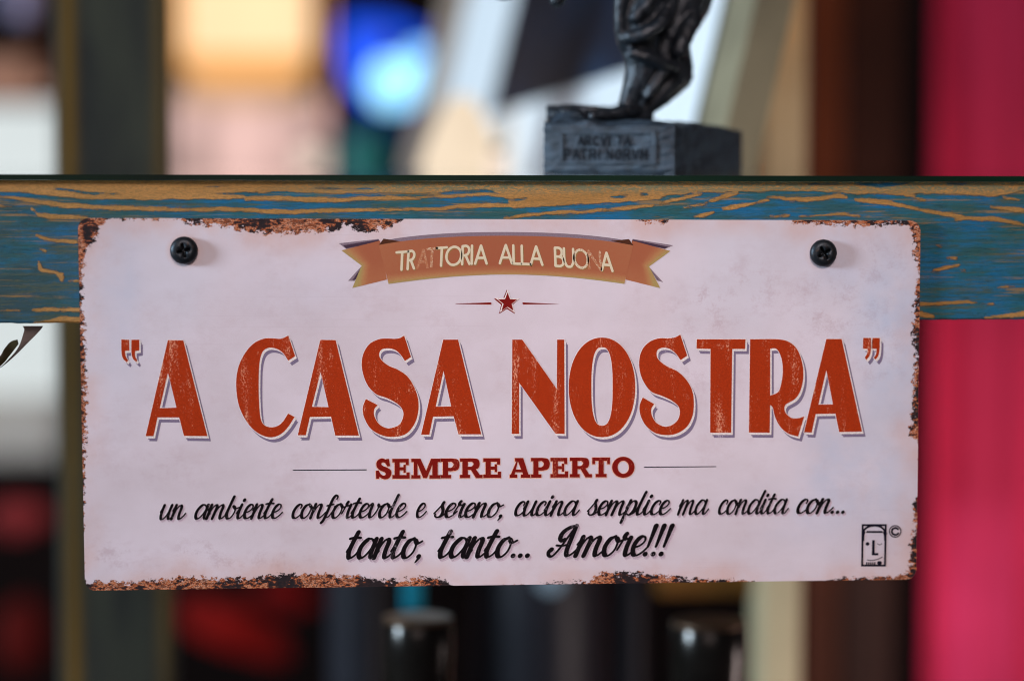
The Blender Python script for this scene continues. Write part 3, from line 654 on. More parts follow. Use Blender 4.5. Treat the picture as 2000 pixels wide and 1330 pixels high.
# --- ribbon banner with its lettering, star and wedges
ZB_ = lambda p: np.array([660+p[0]/3.0303, 430+p[1]/3.0303])
def m_banner():
    t = NT('ribbon print')
    e = t.attr('edge')
    hatch = t.noise(2400, t.coord((1,1,1.3), rot=(0,.6,0)), 2, .7)
    c = t.ramp(e, [(0, A(142,74,44)), (.35, A(152,92,56)), (.7, A(160,116,70)), (1, A(148,136,78))])
    c = t.mix(t.math('MULTIPLY', t.step(hatch, .4, .62), .28), c, A(150,62,32))
    t.l(c, t.b.inputs['Base Color']); t.b.inputs['Roughness'].default_value = .5
    return t.m
def build_banner():
    MB_ = m_banner()
    tx = [242,500,750,1000,1250,1500,1748]; ty = [148,112,97,93,98,115,150]
    bx = [300,500,750,1000,1250,1500,1695]; by = [378,352,330,322,330,352,378]
    ct, cb = np.polyfit(tx, ty, 4), np.polyfit(bx, by, 4)
    nu, nv = 48, 9
    P, E = [], []
    for j in range(nv):
        v = j/(nv-1)
        for i in range(nu):
            u = i/(nu-1)
            a = np.array([242+u*1506, np.polyval(ct, 242+u*1506)]); b = np.array([300+u*1395, np.polyval(cb, 300+u*1395)])
            P.append(ZB_(a*(1-v)+b*v)); E.append(max(((v-.78)/.22), 0)*.9+abs(u-.5)**2*.9+.08*(1-v))
    Fc = [(j*nu+i, (j+1)*nu+i, (j+1)*nu+i+1, j*nu+i+1) for j in range(nv-1) for i in range(nu-1)]
    W = ats(np.array(P), L3); o = mesh('ribbon_print', W, Fc, MB_, sign)
    a = o.data.attributes.new('edge', 'FLOAT', 'POINT'); a.data.foreach_set('value', np.clip(E,0,1).astype(np.float32))
    # tails
    for out, inner in (([(20,180),(140,270),(85,402)], [(248,122),(270,240),(290,352)]), ([(1968,183),(1842,275),(1908,403)], [(1742,122),(1720,240),(1702,352)])):
        P, E = [], []
        n = 8
        for k in range(3):
            for i in range(n):
                t = i/(n-1); P.append(ZB_(np.array(out[k])*(1-t)+np.array(inner[k])*t)); E.append(max(0,1-t*2.2)*.95+(.35 if k == 2 else .1))
        Fc = [(j*n+i, (j+1)*n+i, (j+1)*n+i+1, j*n+i+1) for j in range(2) for i in range(n-1)]
        if out[0][0] > 1000: Fc = [f[::-1] for f in Fc]
        o = mesh('ribbon_tail_print', ats(np.array(P), L2), Fc, MB_, sign)
        a = o.data.attributes.new('edge', 'FLOAT', 'POINT'); a.data.foreach_set('value', np.clip(E,0,1).astype(np.float32))
    dk = m_ink('plum shadow ink', A(62,46,60)); md = m_ink('dull plum ink', A(120,104,114)); bk = m_ink('fold ink', A(70,38,24))
    xs = np.linspace(262,1728,40)
    top = [ZB_((x, np.interp(x,[262,1000,1728],[108,74,112])+ -18*(1-((x-995)/733)**2)*0)) for x in xs]
    top = [ZB_((x, np.polyval(ct, x)-22*(1 if 330 < x < 1660 else .9))) for x in xs]
    bot = [ZB_((x, np.polyval(ct, x)+6)) for x in xs[::-1]]
    sheet('ribbon_shadow', fill([orient(np.array(top+bot))]), L1, md, sign)
    def each(nm, Y, m, qs):
        for q in qs: sheet(nm, fill([orient(np.array([ZB_(p) for p in q]))]), Y, m, sign)
    each('ribbon_shadow', L1-.00001, md,
        ([(5,138),(240,112),(250,130),(50,172)], [(1985,150),(1745,112),(1738,128),(1935,172)], [(60,360),(140,272),(100,360)], [(1925,368),(1838,275),(1888,358)]))
    each('ribbon_shadow', L1-.00002, dk,
        ([(30,150),(240,116),(250,130),(50,168)], [(1955,158),(1745,116),(1738,128),(1935,170)], [(85,357),(138,280),(110,350)], [(1905,362),(1842,283),(1892,350)]))
    each('ribbon_fold', L2-.00001, bk, ([(240,150),(270,110),(380,128)], [(1750,151),(1722,113),(1612,124)]))
    # lettering, strokes on an arc
    T = {'T': (.62,[[(0,1),(.6,1)],[(.3,1),(.3,0)]]), 'R': (.66,[[(.06,0),(.06,1)],[(.06,1),(.35,1),(.52,.86),(.52,.66),(.35,.5),(.06,.48)],[(.28,.5),(.58,0)]]),
         'A': (.76,[[(0,0),(.36,1)],[(.36,1),(.72,0)],[(.13,.32),(.6,.32)]]), 'O': (.92,[[(.43+.4*math.cos(a),.5+.5*math.sin(a)) for a in np.linspace(0,2*math.pi,17)]]),
         'I': (.24,[[(.1,0),(.1,1)]]), 'L': (.5,[[(.06,1),(.06,0)],[(.06,0),(.46,0)]]), 'B': (.62,[[(.06,0),(.06,1)],[(.06,1),(.32,1),(.46,.88),(.46,.66),(.32,.53),(.06,.52)],[(.32,.52),(.52,.42),(.54,.14),(.36,0),(.06,0)]]),
         'U': (.72,[[(.06,1),(.06,.35),(.2,.04),(.34,0),(.48,.04),(.62,.35),(.62,1)]]), 'N': (.78,[[(.06,0),(.06,1)],[(.06,1),(.66,0)],[(.66,0),(.66,1)]])}
    starts = [('T',342,410),('R',412,450),('A',470,530),('T',525,580),('T',580,640),('O',640,728),('R',735,778),('I',783,800),('A',812,880),('A',958,1030),('L',1040,1082),('L',1090,1138),('A',1142,1210),('B',1288,1334),('U',1342,1396),('O',1402,1482),('N',1488,1556),('A',1562,1625)]
    inkw = NT('pale ribbon lettering')
    g = inkw.noise(2600, None, 4, .8); fd = inkw.attr('fade')
    inkw.l(inkw.mix(inkw.step(inkw.math('SUBTRACT', fd, g), -.02, .06), A(196,184,156), A(160,96,60)), inkw.b.inputs['Base Color'])
    shd = m_ink('lettering shadow ink', A(138,104,62))
    sh = []
    for ch, a, b in starts:
        adv, sts = T[ch]; xm = (a+b)/2
        yb = np.interp(xm,[342,600,780,1000,1160,1400,1620],[298,271,259,256,262,278,302]); hgt = 108-abs(xm-1000)*.004
        sl = (np.interp(xm+60,[342,600,780,1000,1160,1400,1620],[298,271,259,256,262,278,302])-np.interp(xm-60,[342,600,780,1000,1160,1400,1620],[298,271,259,256,262,278,302]))/120
        xmin = min(p[0] for s in sts for p in s); xmax = max(p[0] for s in sts for p in s)
        polys = []
        for s in sts:
            q = []
            for p in (cr(s, 3) if len(s) > 2 else np.array(s, float)):
                x = a+(p[0]-xmin)/max(xmax-xmin,.2)*(b-a)
                if ch == 'I': x = xm
                q.append(ZB_((x-p[1]*sl*60, yb-p[1]*hgt+(x-xm)*sl)))
            polys += stroke(np.array(q), lambda d, t: 4.9, 8)
        vf = fill([orient(p) for p in polys])
        o = sheet('printed_letter', vf, L4, inkw.m, sign)
        fade = {2: .62, 3: .56, 15: .46, 16: .58}.get(starts.index((ch, a, b)), .33)
        at_ = o.data.attributes.new('fade', 'FLOAT', 'POINT'); at_.data.foreach_set('value', np.full(len(o.data.vertices), fade, np.float32))
        if fade < .5: sh.append((vf[0]+np.array([1.6,1.8]), vf[1]))
    sheet('letter_shadow', join_vf(sh), L3-.00001, shd, sign)
    # star
    def star(cx, cy, R, r, rot=0):
        return orient(np.array([ZB_((cx+(R if k % 2 == 0 else r)*math.sin(math.pi*k/5+rot), cy-(R if k % 2 == 0 else r)*math.cos(math.pi*k/5+rot))) for k in range(10)]))
    sheet('star_print', fill([star(1000,490,80,36,.0)]), L1, M_DRED, sign)
    sheet('star_print', fill([star(1003,486,76,31,.02)]), L2, M_CREAM, sign)
    sheet('star_print', fill([star(1004,488,60,25)]), L3, m_ink('star red ink', A(112,14,10)), sign)
    for q in ([(693,494),(908,487),(908,500),(700,496)], [(1310,496),(1092,487),(1094,499)]):
        sheet('wedge_print', fill([orient(np.array([ZB_(p) for p in q]))]), L3, M_DRED, sign)
build_banner()

# --- maker's mark
def build_logo():
    Z = lambda x, y: np.array([1640+x/8.865, 1000+y/8.865])
    def q(*pts): return orient(np.array([Z(*p) for p in pts]))
    def st(pts, wd, n=6):
        p = np.array([Z(*a) for a in pts]); p = cr(p, n) if len(p) > 2 else p
        return [orient(a) for a in stroke(p, lambda d, t: wd/8.865, 10)]
    P = []
    P += [q((382,205),(815,205),(815,238),(382,238)), q((382,205),(415,205),(405,935),(370,935)), q((782,205),(815,205),(800,935),(765,935)), q((370,905),(800,905),(800,938),(370,938))]
    P += [q((470,322),(735,322),(745,356),(455,356))]
    arc = [(395,370),(430,300),(500,250),(600,232),(700,250),(765,300),(805,370)]
    P += st(arc, 34)
    P += [q((400,340),(450,330),(428,400),(424,495),(395,495)), q((800,340),(745,330),(764,400),(768,495),(795,495))]
    P += [q((562,482),(608,482),(605,705),(668,705),(668,744),(556,744))]
    P += [orient(np.array([Z(482+33*math.cos(a), 547+31*math.sin(a)) for a in np.linspace(0,2*math.pi,18)[:-1]]))]
    P += st([(655,545),(690,562),(730,545)], 11) + st([(478,826),(560,832),(660,812),(738,775)], 15)
    P += [orient(np.array([Z(690+42*math.cos(a), 876+34*math.sin(a)) for a in np.linspace(0,2*math.pi,18)[:-1]]))]
    for x in (470,505,540,575,610): P += [q((x-12,862),(x+10,862),(x+8,905),(x-14,905))]
    sheet('mark_print', fill(P), L3, M_LOGO, sign)
    c = [Z(960+108*math.cos(a), 331+108*math.sin(a)) for a in np.linspace(0,2*math.pi,33)[:-1]]
    ring = [orient(np.array(c)), orient(np.array([Z(960+90*math.cos(a), 331+90*math.sin(a)) for a in np.linspace(0,2*math.pi,33)[:-1]]), False)]
    sheet('mark_print', fill(ring+st([(1010,292),(985,275),(955,272),(915,295),(903,331),(915,368),(955,391),(990,385),(1015,365)], 34)), L3, M_LOGO, sign)
build_logo()

# ---------------------------------------------------------------- screws
def build_screw(px, py, rot, label):
    c = at(px, py, 0); k = pxm(0)
    R = 26.5*k; H = .0028
    t = NT('blackened steel'); t.b.inputs['Metallic'].default_value = .65
    f = t.noise(1800, None, 4, .7); fr_ = t.noise(900, t.coord(loc=(px*.001,0,0)), 5, .7)
    t.l(t.mix(t.math('MULTIPLY', t.step(fr_, .56, .66), .6), t.mix(f, (.010,.013,.017,1), (.035,.045,.055,1)), (.10,.06,.04,1)), t.b.inputs['Base Color']); t.b.inputs['Roughness'].default_value = .42
    t.bump(f, .3, .00015)
    s = empty('screw', tuple(c), label, 'screw', 'black screws holding the sign')
    # head: rim, sloped shoulder and a recess in the shape of a cross whose walls go down
    n = 96; prof = [(R*.97,0),(R,H*.12),(R,H*.42),(R*.97,H*.60),(R*.90,H*.74),(R*.80,H*.88),(R*.70,H*.95),(R*.60,H)]
    V, Fc = [], []
    def cross_r(a):
        # radius of a rounded four-armed recess at angle a
        b = (a-rot+math.pi/4) % (math.pi/2)-math.pi/4
        arm = .52*R; wd = .105*R
        ra = min(arm, wd/max(abs(math.sin(b)), 1e-6)) if abs(b) < math.pi/4 else arm
        return max(ra, .17*R)
    rings = []
    for r, h in prof: rings.append([(r*math.cos(2*math.pi*i/n), -h, r*math.sin(2*math.pi*i/n)) for i in range(n)])
    for fx, h in ((1.0,H),(.97,H*.92),(.8,H*.45),(.5,H*.12)):
        rings.append([(cross_r(2*math.pi*i/n)*fx*math.cos(2*math.pi*i/n), -h, cross_r(2*math.pi*i/n)*fx*math.sin(2*math.pi*i/n)) for i in range(n)])
    for rg in rings: V += [(c[0]+x, c[1]+y-.0002, c[2]+z) for x, y, z in rg]
    for j in range(len(rings)-1):
        for i in range(n): Fc.append((j*n+i, j*n+(i+1) % n, (j+1)*n+(i+1) % n, (j+1)*n+i))
    Fc.append(tuple(range((len(rings)-1)*n, len(rings)*n)))
    o = mesh('head', V, Fc, t.m, s, smooth=True)
    Vs = [(c[0]+.0022*math.cos(a), y, c[2]+.0022*math.sin(a)) for y in (0.0, .02) for a in np.linspace(0,2*math.pi,17)[:-1]]
    mesh('shank', Vs, [(i,(i+1) % 16,16+(i+1) % 16,16+i) for i in range(16)]+[tuple(range(16,32))], t.m, s)
    # thin rust ring stained round the screw
    return s
build_screw(359.5, 489, .25, 'black cross-head screw at the top left of the white sign, left of the ribbon')
build_screw(1607, 494, .55, 'black cross-head screw at the top right of the white sign, right of the ribbon')

# ---------------------------------------------------------------- curl of ribbon under the rail at the left
def build_curl():
    t = NT('grey brown paper ribbon'); n = t.noise(300, None, 5)
    t.l(t.mix(n, A(104,94,88), A(132,120,114)), t.b.inputs['Base Color']); t.b.inputs['Roughness'].default_value = .7
    t2 = NT('dark underside of ribbon'); t2.l(t2.mix(t2.noise(300), A(44,38,20), A(66,58,34)), t2.b.inputs['Base Color'])
    o = empty('ribbon_curl', tuple(at(60,630,.02)), 'curled grey brown ribbon end hanging below the blue rail at the left edge', 'ribbon')
    A_ = [(44,637),(47,642),(46,650),(36,678),(18,700),(-6,722),(-60,760)]; B_ = [(84,637),(81,642),(72,652),(52,672),(30,694),(4,716),(-50,752)]
    def strip(name, a, b, Y, m, th=.0006):
        a = cr([np.array(p, float) for p in a], 6); b = cr([np.array(p, float) for p in b], 6); V, Fc = [], []
        N = len(a)
        for i in range(N):
            y = Y+.004*math.sin(i/N*3); V += [at(*a[i], y), at(*b[i], y+.002), at(*b[i], y+.002)+np.array([0,th,0]), at(*a[i], y)+np.array([0,th,0])]
        for i in range(N-1):
            for k in range(4): Fc.append((4*i+k, 4*i+(k+1) % 4, 4*i+4+(k+1) % 4, 4*i+4+k))
        Fc += [(0,3,2,1), (4*N-4,4*N-3,4*N-2,4*N-1)]
        mesh(name, V, Fc, m, o, smooth=False)
    strip('ribbon_front', A_, B_, .0035, t.m)
    strip('ribbon_turn', [(34,663),(20,668),(8,682),(-4,700),(-50,740)], [(36,672),(27,684),(16,698),(4,712),(-40,750)], .0025, t2.m)
build_curl()

# ---------------------------------------------------------------- statuette
def m_pewter():
    t = NT('dark pewter'); n = t.noise(260, None, 6, .65); n2 = t.noise(1200, None, 4, .7)
    t.l(t.mix(t.step(n, .3, .7), (.008,.011,.016,1), (.03,.042,.056,1)), t.b.inputs['Base Color'])
    t.b.inputs['Metallic'].default_value = .35; t.b.inputs['Roughness'].default_value = .36; t.b.inputs['Specular IOR Level'].default_value = .7
    t.bump(t.math('ADD', n, t.math('MULTIPLY', n2, .3)), .5, .0008); return t.m
def m_stone():
    t = NT('blue grey cast stone'); n = t.noise(160, None, 6, .65); n2 = t.noise(1500, None, 4, .7)
    t.l(t.mix(t.step(n, .3, .7), (.012,.022,.034,1), (.050,.084,.122,1)), t.b.inputs['Base Color']); t.b.inputs['Roughness'].default_value = .55
    t.bump(t.math('ADD', n, t.math('MULTIPLY', n2, .4)), .6, .0012); return t.m
def build_statue():
    st = empty('statuette', tuple(at(1270,345,.05)), 'dark metal statuette of a figure in baggy trousers on an inscribed block', 'statuette')
    MP, MS = m_pewter(), m_stone()
    C0 = at(1318,345,.044); C0[2] = ZG+.0001
    k0 = pxm(.05)
    Lv = np.array([-250*k0, .016, 0]); Rv = np.array([.0385, .068, 0])
    Ld, Rd = Lv/np.linalg.norm(Lv), Rv/np.linalg.norm(Rv); LL, RL = np.linalg.norm(Lv), np.linalg.norm(Rv)
    H = at(1318,240,.044)[2]-ZG
    # block: subdivided grid box, rough top and edges
    rng = random.Random(4)
    bm = bmesh.new(); bmesh.ops.create_cube(bm, size=1)
    bmesh.ops.subdivide_edges(bm, edges=bm.edges[:], cuts=11, use_grid_fill=True)
    from mathutils import noise as mn
    for v in bm.verts:
        a, b, c = v.co.x+.5, v.co.y+.5, v.co.z+.5       # along left face, along right face, up
        h = c*H
        if c > .5:
            rock = mn.noise(Vector((a*5, b*5, 2)))*.0022+mn.noise(Vector((a*14, b*14, 7)))*.0009
            h += (rock+.006*max(0, a-.45)*max(0,b-.0)*1.2 - .0035*max(0,b-.55)*(1-a))*(c-.5)*2
            h += .0042*max(0,a-.55)/.45*(c-.5)*2*(1 if b > .1 else .2)
        e = .0007*mn.noise(Vector((a*9, b*9, c*9)))
        ed = 0.0
        if (a in (0,1)) + (b in (0,1)) + (c in (0,1)) >= 2: ed = .0008
        p = C0+Ld*(a*LL)+Rd*(b*RL)
        cen = C0+Ld*LL/2+Rd*RL/2
        d = (cen-p); d[2] = 0; d /= (np.linalg.norm(d)+1e-9)
        p = p+d*(ed+e)
        v.co = Vector((p[0], p[1], ZG+.0001+max(h,0)-(ed if c == 1 else 0)))
    bm_obj('block', bm, MS, st, smooth=False)
    # raised panel border and letters on the left (front) face: coordinates s along the face from its left end, z up
    N = np.cross(Ld, np.array([0,0,1.0])); N = N if N[1] < 0 else -N
    P0 = C0+Ld*LL
    def fp(s, z, out): 
        p = P0-Ld*(s*LL)+N*out; return (p[0], p[1], ZG+z*H)
    def fbox(name, s0, s1, z0, z1, out, m, par):
        V = [fp(s0,z0,-.001),fp(s1,z0,-.001),fp(s1,z1,-.001),fp(s0,z1,-.001),fp(s0,z0,out),fp(s1,z0,out),fp(s1,z1,out),fp(s0,z1,out)]
        return mesh(name, V, [(0,3,2,1),(4,5,6,7),(0,1,5,4),(1,2,6,5),(2,3,7,6),(3,0,4,7)], m, par)
    for r in ((.13,.86,.79,.84),(.13,.86,.20,.24),(.13,.16,.24,.79),(.82,.86,.24,.79)): fbox('panel_border', *r, .0011, MS, st)
    ink = basic('dark recessed lettering', (.006,.010,.016,1), .6)
    # inscription: two rows of block capitals built as strokes
    LT = {'A':[[(0,0),(.4,1)],[(.4,1),(.8,0)],[(.15,.35),(.65,.35)]],'R':[[(0,0),(0,1)],[(0,1),(.5,1),(.6,.75),(.5,.5),(0,.5)],[(.3,.5),(.65,0)]],'C':[[(.65,.85),(.4,1),(.1,.8),(0,.5),(.1,.2),(.4,0),(.65,.15)]],
          'V':[[(0,1),(.35,0)],[(.35,0),(.7,1)]],'I':[[(.1,0),(.1,1)]],'T':[[(0,1),(.7,1)],[(.35,1),(.35,0)]],'P':[[(0,0),(0,1)],[(0,1),(.5,1),(.6,.75),(.5,.5),(0,.5)]],'N':[[(0,0),(0,1)],[(0,1),(.6,0)],[(.6,0),(.6,1)]],'O':[[(.35,0),(.05,.25),(0,.5),(.05,.75),(.35,1),(.65,.75),(.7,.5),(.65,.25),(.35,0)]],'M':[[(0,0),(0,1)],[(0,1),(.35,.3)],[(.35,.3),(.7,1)],[(.7,1),(.7,0)]]}
    for word, s0, s1, zb, zh in (('ARCVITA', .27, .68, .56, .17), ('PATRINORVM', .17, .81, .29, .19)):
        stp = (s1-s0)/len(word)
        for i, ch in enumerate(word):
            polys = []
            for s in LT[ch]:
                q = np.array(s, float); q = np.stack([(s0+stp*(i+.12)+q[:,0]*stp*.95)*LL*1000, (zb+q[:,1]*zh)*H*1000], 1)
                polys += [orient(a) for a in stroke(cr(q,3) if len(q) > 2 else q, lambda d, t: .75, 6)]
            v, f = fill(polys)
            V = [fp(p[0]/LL/1000, p[1]/H/1000, .0009) for p in v]
            fs = [tuple(t) if np.dot(np.cross(np.array(V[t[1]])-V[t[0]], np.array(V[t[2]])-V[t[0]]), N) > 0 else tuple(t[::-1]) for t in f]
            mesh('inscribed_letter', V, fs, ink, st)
    # rough dark rock rising at the left of the block
    from mathutils import noise as mn2
    bm = bmesh.new(); bmesh.ops.create_icosphere(bm, subdivisions=4, radius=1)
    kk = pxm(.075); cc = at(1150, 236, .078)
    for v in bm.verts:
        f = 1+.35*mn2.noise(v.co*2.2)+.15*mn2.noise(v.co*6)
        v.co = Vector((max(-.98, min(.98, v.co.x*f))*84*kk, v.co.y*f*60*kk, (min(.75, v.co.z*f)*38-v.co.x*7)*kk))
    bm.transform(Matrix.Translation(Vector(cc)))
    bm_obj('rock', bm, MP, st)
    # figure: overlapping tapered limbs, united by a voxel remesh
    bm = bmesh.new()
    def chain(pts, n=5):
        c = cr([np.array(p, float)+np.array([0,0,.020,0]) for p in pts], n)
        for p in c:
            w_ = at(p[0], p[1], p[2]); r = p[3]*pxm(p[2])
            m = Matrix.Translation(Vector(w_)) @ Matrix.Scale(r, 4)
            bmesh.ops.create_icosphere(bm, subdivisions=2, radius=1, matrix=m)
    chain([(1262,-210,.056,60),(1262,-100,.056,62),(1256,-20,.052,54),(1246,40,.050,46),(1240,78,.050,36)])        # near thigh, baggy
    chain([(1238,84,.050,28),(1250,108,.050,33),(1254,140,.050,33),(1240,172,.050,25),(1226,196,.050,17),(1220,212,.050,14)])
    chain([(1240,215,.050,15),(1212,221,.047,15),(1180,224,.044,12),(1158,226,.042,9)])
    chain([(1340,-200,.068,70),(1338,-80,.068,66),(1338,-20,.066,58),(1320,35,.064,46),(1306,75,.062,42)])              # far thigh
    chain([(1306,80,.062,42),(1310,112,.062,42),(1314,146,.062,38),(1292,176,.060,30),(1266,206,.058,22),(1256,228,.056,18)])
    chain([(1262,228,.056,17),(1238,233,.052,13),(1216,236,.050,10)])
    chain([(1300,-330,.062,95),(1300,-240,.062,92),(1298,-170,.062,85)])
    chain([(1092,-60,.052,26),(1090,-20,.052,22),(1088,0,.050,17)]); chain([(1200,-90,.052,30),(1150,-50,.052,24),(1100,-40,.052,22)]); chain([(1030,-30,.052,14),(985,-14,.052,16),(950,-20,.052,12)])
    chain([(1100,-48,.052,16),(1030,-34,.052,12)])
    # folds of cloth
    chain([(1222,-60,.044,20),(1214,0,.044,16),(1210,40,.044,14),(1214,72,.044,12),(1230,92,.044,11)])
    chain([(1230,74,.042,14),(1262,66,.040,15),(1292,44,.042,15),(1308,12,.046,16),(1312,-24,.050,16)])
    chain([(1240,34,.040,13),(1264,8,.040,14),(1276,-30,.044,15)])
    chain([(1236,104,.042,12),(1262,112,.042,12),(1292,124,.044,13),(1318,132,.048,14)])
    chain([(1352,40,.058,20),(1338,70,.054,18),(1326,100,.052,18)])
    chain([(1300,134,.048,12),(1284,160,.046,11),(1266,186,.046,10)])
    chain([(1352,-60,.066,50),(1350,-10,.066,46),(1340,20,.066,42)])
    chain([(1344,150,.062,12),(1338,160,.062,12)])
    me = bpy.data.meshes.new('figure'); bm.to_mesh(me); bm.free()
    o = link('figure', me, MP, st)
    r = o.modifiers.new('remesh', 'REMESH'); r.mode = 'VOXEL'; r.voxel_size = .00055; r.use_smooth_shade = True
    s = o.modifiers.new('smooth', 'SMOOTH'); s.factor = .6; s.iterations = 3
    tx = bpy.data.textures.new('cloth_folds', 'CLOUDS'); tx.noise_scale = .006; tx.noise_depth = 3
    d = o.modifiers.new('folds', 'DISPLACE'); d.texture = tx; d.strength = .0013; d.mid_level = .5
build_statue()

# ---------------------------------------------------------------- things behind the shelf
def vpanel(name, x0, x1, y0, y1, Y, mat, parent=None, depth=.02, bev=.002):
    """upright board measured at its four photo edges, with thickness"""
    a = at(x0, (y0+y1)/2, Y); b = at(x1, (y0+y1)/2, Y); zt = at((x0+x1)/2, y0, Y)[2]; zb = at((x0+x1)/2, y1, Y)[2]
    return box(name, (a[0], Y, zb), (b[0], Y+depth, zt), mat, parent, bev)
# rear post of the shelf, same paint
def m_post():
    t = NT('worn grey and ochre paint'); n = t.noise(25, t.coord((3,3,.35)), 5, .6); e = t.attr('rim')
    c = t.mix(t.step(n, .3, .7), A(34,35,35,.68), A(54,55,46,.68))
    c = t.mix(t.math('MULTIPLY', e, t.step(t.noise(14, t.coord((2,2,.6), loc=(2,2,2)), 4), .1, .5)), c, A(104,76,22,.7))
    t.l(c, t.b.inputs['Base Color']); t.b.inputs['Roughness'].default_value = .7; t.b.inputs['Specular IOR Level'].default_value = .1; return t.m
def build_post():
    m = m_post(); Y = .37
    a, b = at(106,500,Y)[0], at(333,500,Y)[0]
    n = 24; V, Fc, E = [], [], []
    zs = (at(200,-260,Y)[2], at(200,1600,Y)[2]-.4)
    for z in zs:
        for i in range(n+1):
            u = i/n; x = a+(b-a)*u; V.append((x, Y+(.003 if i in (0,n) else 0), z)); E.append(max(0, 1-abs(u-.13)/.09) if u < .5 else .55*max(0, 1-abs(u-.92)/.08))
    for i in range(n): Fc.append((i, n+1+i, n+2+i, i+1))
    k = len(V)
    for z in zs: V += [(a, Y+.045, z), (b, Y+.045, z)]; E += [0, 0]
    Fc += [(0,k,k+2,n+1), (n,2*n+1,k+3,k+1), (k,k+1,k+3,k+2), tuple([k]+[i for i in range(n+1)]+[k+1]), tuple([k+2]+[n+1+i for i in range(n+1)]+[k+3])[::-1]]
    o = mesh('rear_post', V, Fc, m, shelf)
    at_ = o.data.attributes.new('rim', 'FLOAT', 'POINT'); at_.data.foreach_set('value', np.array(E, np.float32))
    # side rails from the front rail back to the post
    return
build_post()
M_CPOST = basic('cream painted post', A(172,160,128,.78), .45, var=.1, scale=12)
vpanel('rear_post', 1484, 1566, -260, 2600, .40, M_CPOST, shelf, .03, .003)['label'] = 'cream painted rear post'

# wall and lower board
wall_m = basic('dark brown wall', (.010,.004,.003,1), .8, var=.3, scale=3)
wl = box('wall', (-1.6, 2.6, -1.3), (1.8, 2.65, 1.2), wall_m); tag(wl, kind='structure')
fl = box('counter', (-1.2, .05, -.50), (1.2, 1.2, -.46), basic('dark counter wood', (.02,.010,.006,1), .4, var=.3, scale=8)); tag(fl, kind='structure')

def emit(name, col, s, var=.1, scale=8):
    t = NT(name); n = t.noise(scale, None, 3)
    c = t.mix(t.step(n, .3, .7), tuple(x*(1-var) for x in col[:3])+(1,), tuple(x*(1+var) for x in col[:3])+(1,))
    t.b.inputs['Base Color'].default_value = (.02,.02,.02,1); t.b.inputs['Specular IOR Level'].default_value = .1; t.l(c, t.b.inputs['Emission Color']); t.b.inputs['Emission Strength'].default_value = s
    return t.m
# bright window far left
wn = empty('window', tuple(at(-20,800,1.6)), 'bright white window beyond the left post', 'window')
vpanel('pane', -560, 122, 205, 775, 1.6, emit('daylit pane', (.70,.76,.76), 1.0, .04), wn, .01, 0)
vpanel('sill', -560, 126, 790, 905, 1.55, basic('grey sill', A(150,142,132,.5), .6), wn, .08, .01)
vpanel('frame_head', -560, 96, 110, 190, 1.58, emit('self-lit terracotta pelmet', (.30,.15,.10), 1.0), wn, .05, .01)  # pelmet emits: the light on it is put into its material
vpanel('frame_head', 56, 92, 75, 165, 1.50, basic('brown bracket', (.10,.03,.006,1), .6), wn, .05, .01)
bl = vpanel('blind_roll', 18, 62, -120, 42, 1.45, basic('lilac grey cloth', A(120,116,140,.4), .8), None, .04, .01); tag(bl, 'lilac grey cloth hanging in the top left corner of the photo', 'cloth')

def blob(name, px, py, rx, ry, Y, mat, label, cat, rot=0, group=None, nseed=0, amp=.12):
    from mathutils import noise as mn
    k = pxm(Y); c = at(px, py, Y)
    bm = bmesh.new(); bmesh.ops.create_icosphere(bm, subdivisions=4, radius=1)
    for v in bm.verts:
        f = 1+amp*mn.noise(v.co*1.7+Vector((nseed,0,0)))
        v.co *= f; v.co = Vector((v.co.x*rx*k, v.co.y*min(rx,ry)*k*.6, v.co.z*ry*k))
    bm.transform(Matrix.Translation(Vector(c)) @ Matrix.Rotation(rot, 4, 'Y'))
    o = bm_obj(name, bm, mat, None, True)
    return tag(o, label, cat, group)
# lit warm lamp shade with pale curtain below
ls = empty('lamp', tuple(at(472,200,1.3)), 'glowing cream lampshade right of the left post', 'lamp')
box('lamp_shade', *[tuple(v) for v in ((at(338,70,1.3)[0],1.3,at(470,160,1.3)[2]), (at(612,70,1.3)[0],1.5,at(470,-90,1.3)[2]))], emit('lit peach shade', (1.0,.46,.13), 1.0, .1, 6), ls, .03, seg=4)
vpanel('shade_core', 362, 604, -90, 104, 1.285, emit('lit cream core', (1.12,.74,.42), 1.1, .08, 9), ls, .012, .005)
vpanel('lamp_body', 350, 600, 150, 205, 1.34, emit('amber lit glass', (.72,.42,.24), 1.0, .2, 10), ls, .1, .02)
def curtain(name, x0, x1, y0, y1, Y, mat, label, cat, waves, amp):
    N = 90; V, Fc = [], []
    a = at(x0,(y0+y1)/2,Y); b = at(x1,(y0+y1)/2,Y); zt = at((x0+x1)/2,y0,Y)[2]; zb = at((x0+x1)/2,y1,Y)[2]
    for j, (z, dy) in enumerate(((zt,0),(zb,0),(zb,.004),(zt,.004))):
        for i in range(N):
            u = i/(N-1); V.append((a[0]+(b[0]-a[0])*u, Y+dy+amp*math.sin(u*waves*2*math.pi+.6)+.4*amp*math.sin(u*waves*4.7*math.pi), z))
    for j in range(4):
        for i in range(N-1): Fc.append((j*N+i, ((j+1) % 4)*N+i, ((j+1) % 4)*N+i+1, j*N+i+1))
    Fc += [(0,N,2*N,3*N)[::-1], (N-1,2*N-1,3*N-1,4*N-1)]
    return tag(mesh(name, V, Fc, mat, None, True), label, cat)
curtain('curtain', 332, 640, 195, 470, 1.5, emit('self-lit pink voile', (.62,.40,.36), .9, .6, 14), 'pale pink voile curtain glowing beneath the cream lampshade', 'curtain', 3.2, .012)  # cloth itself emits; its glow is put into the curtain material
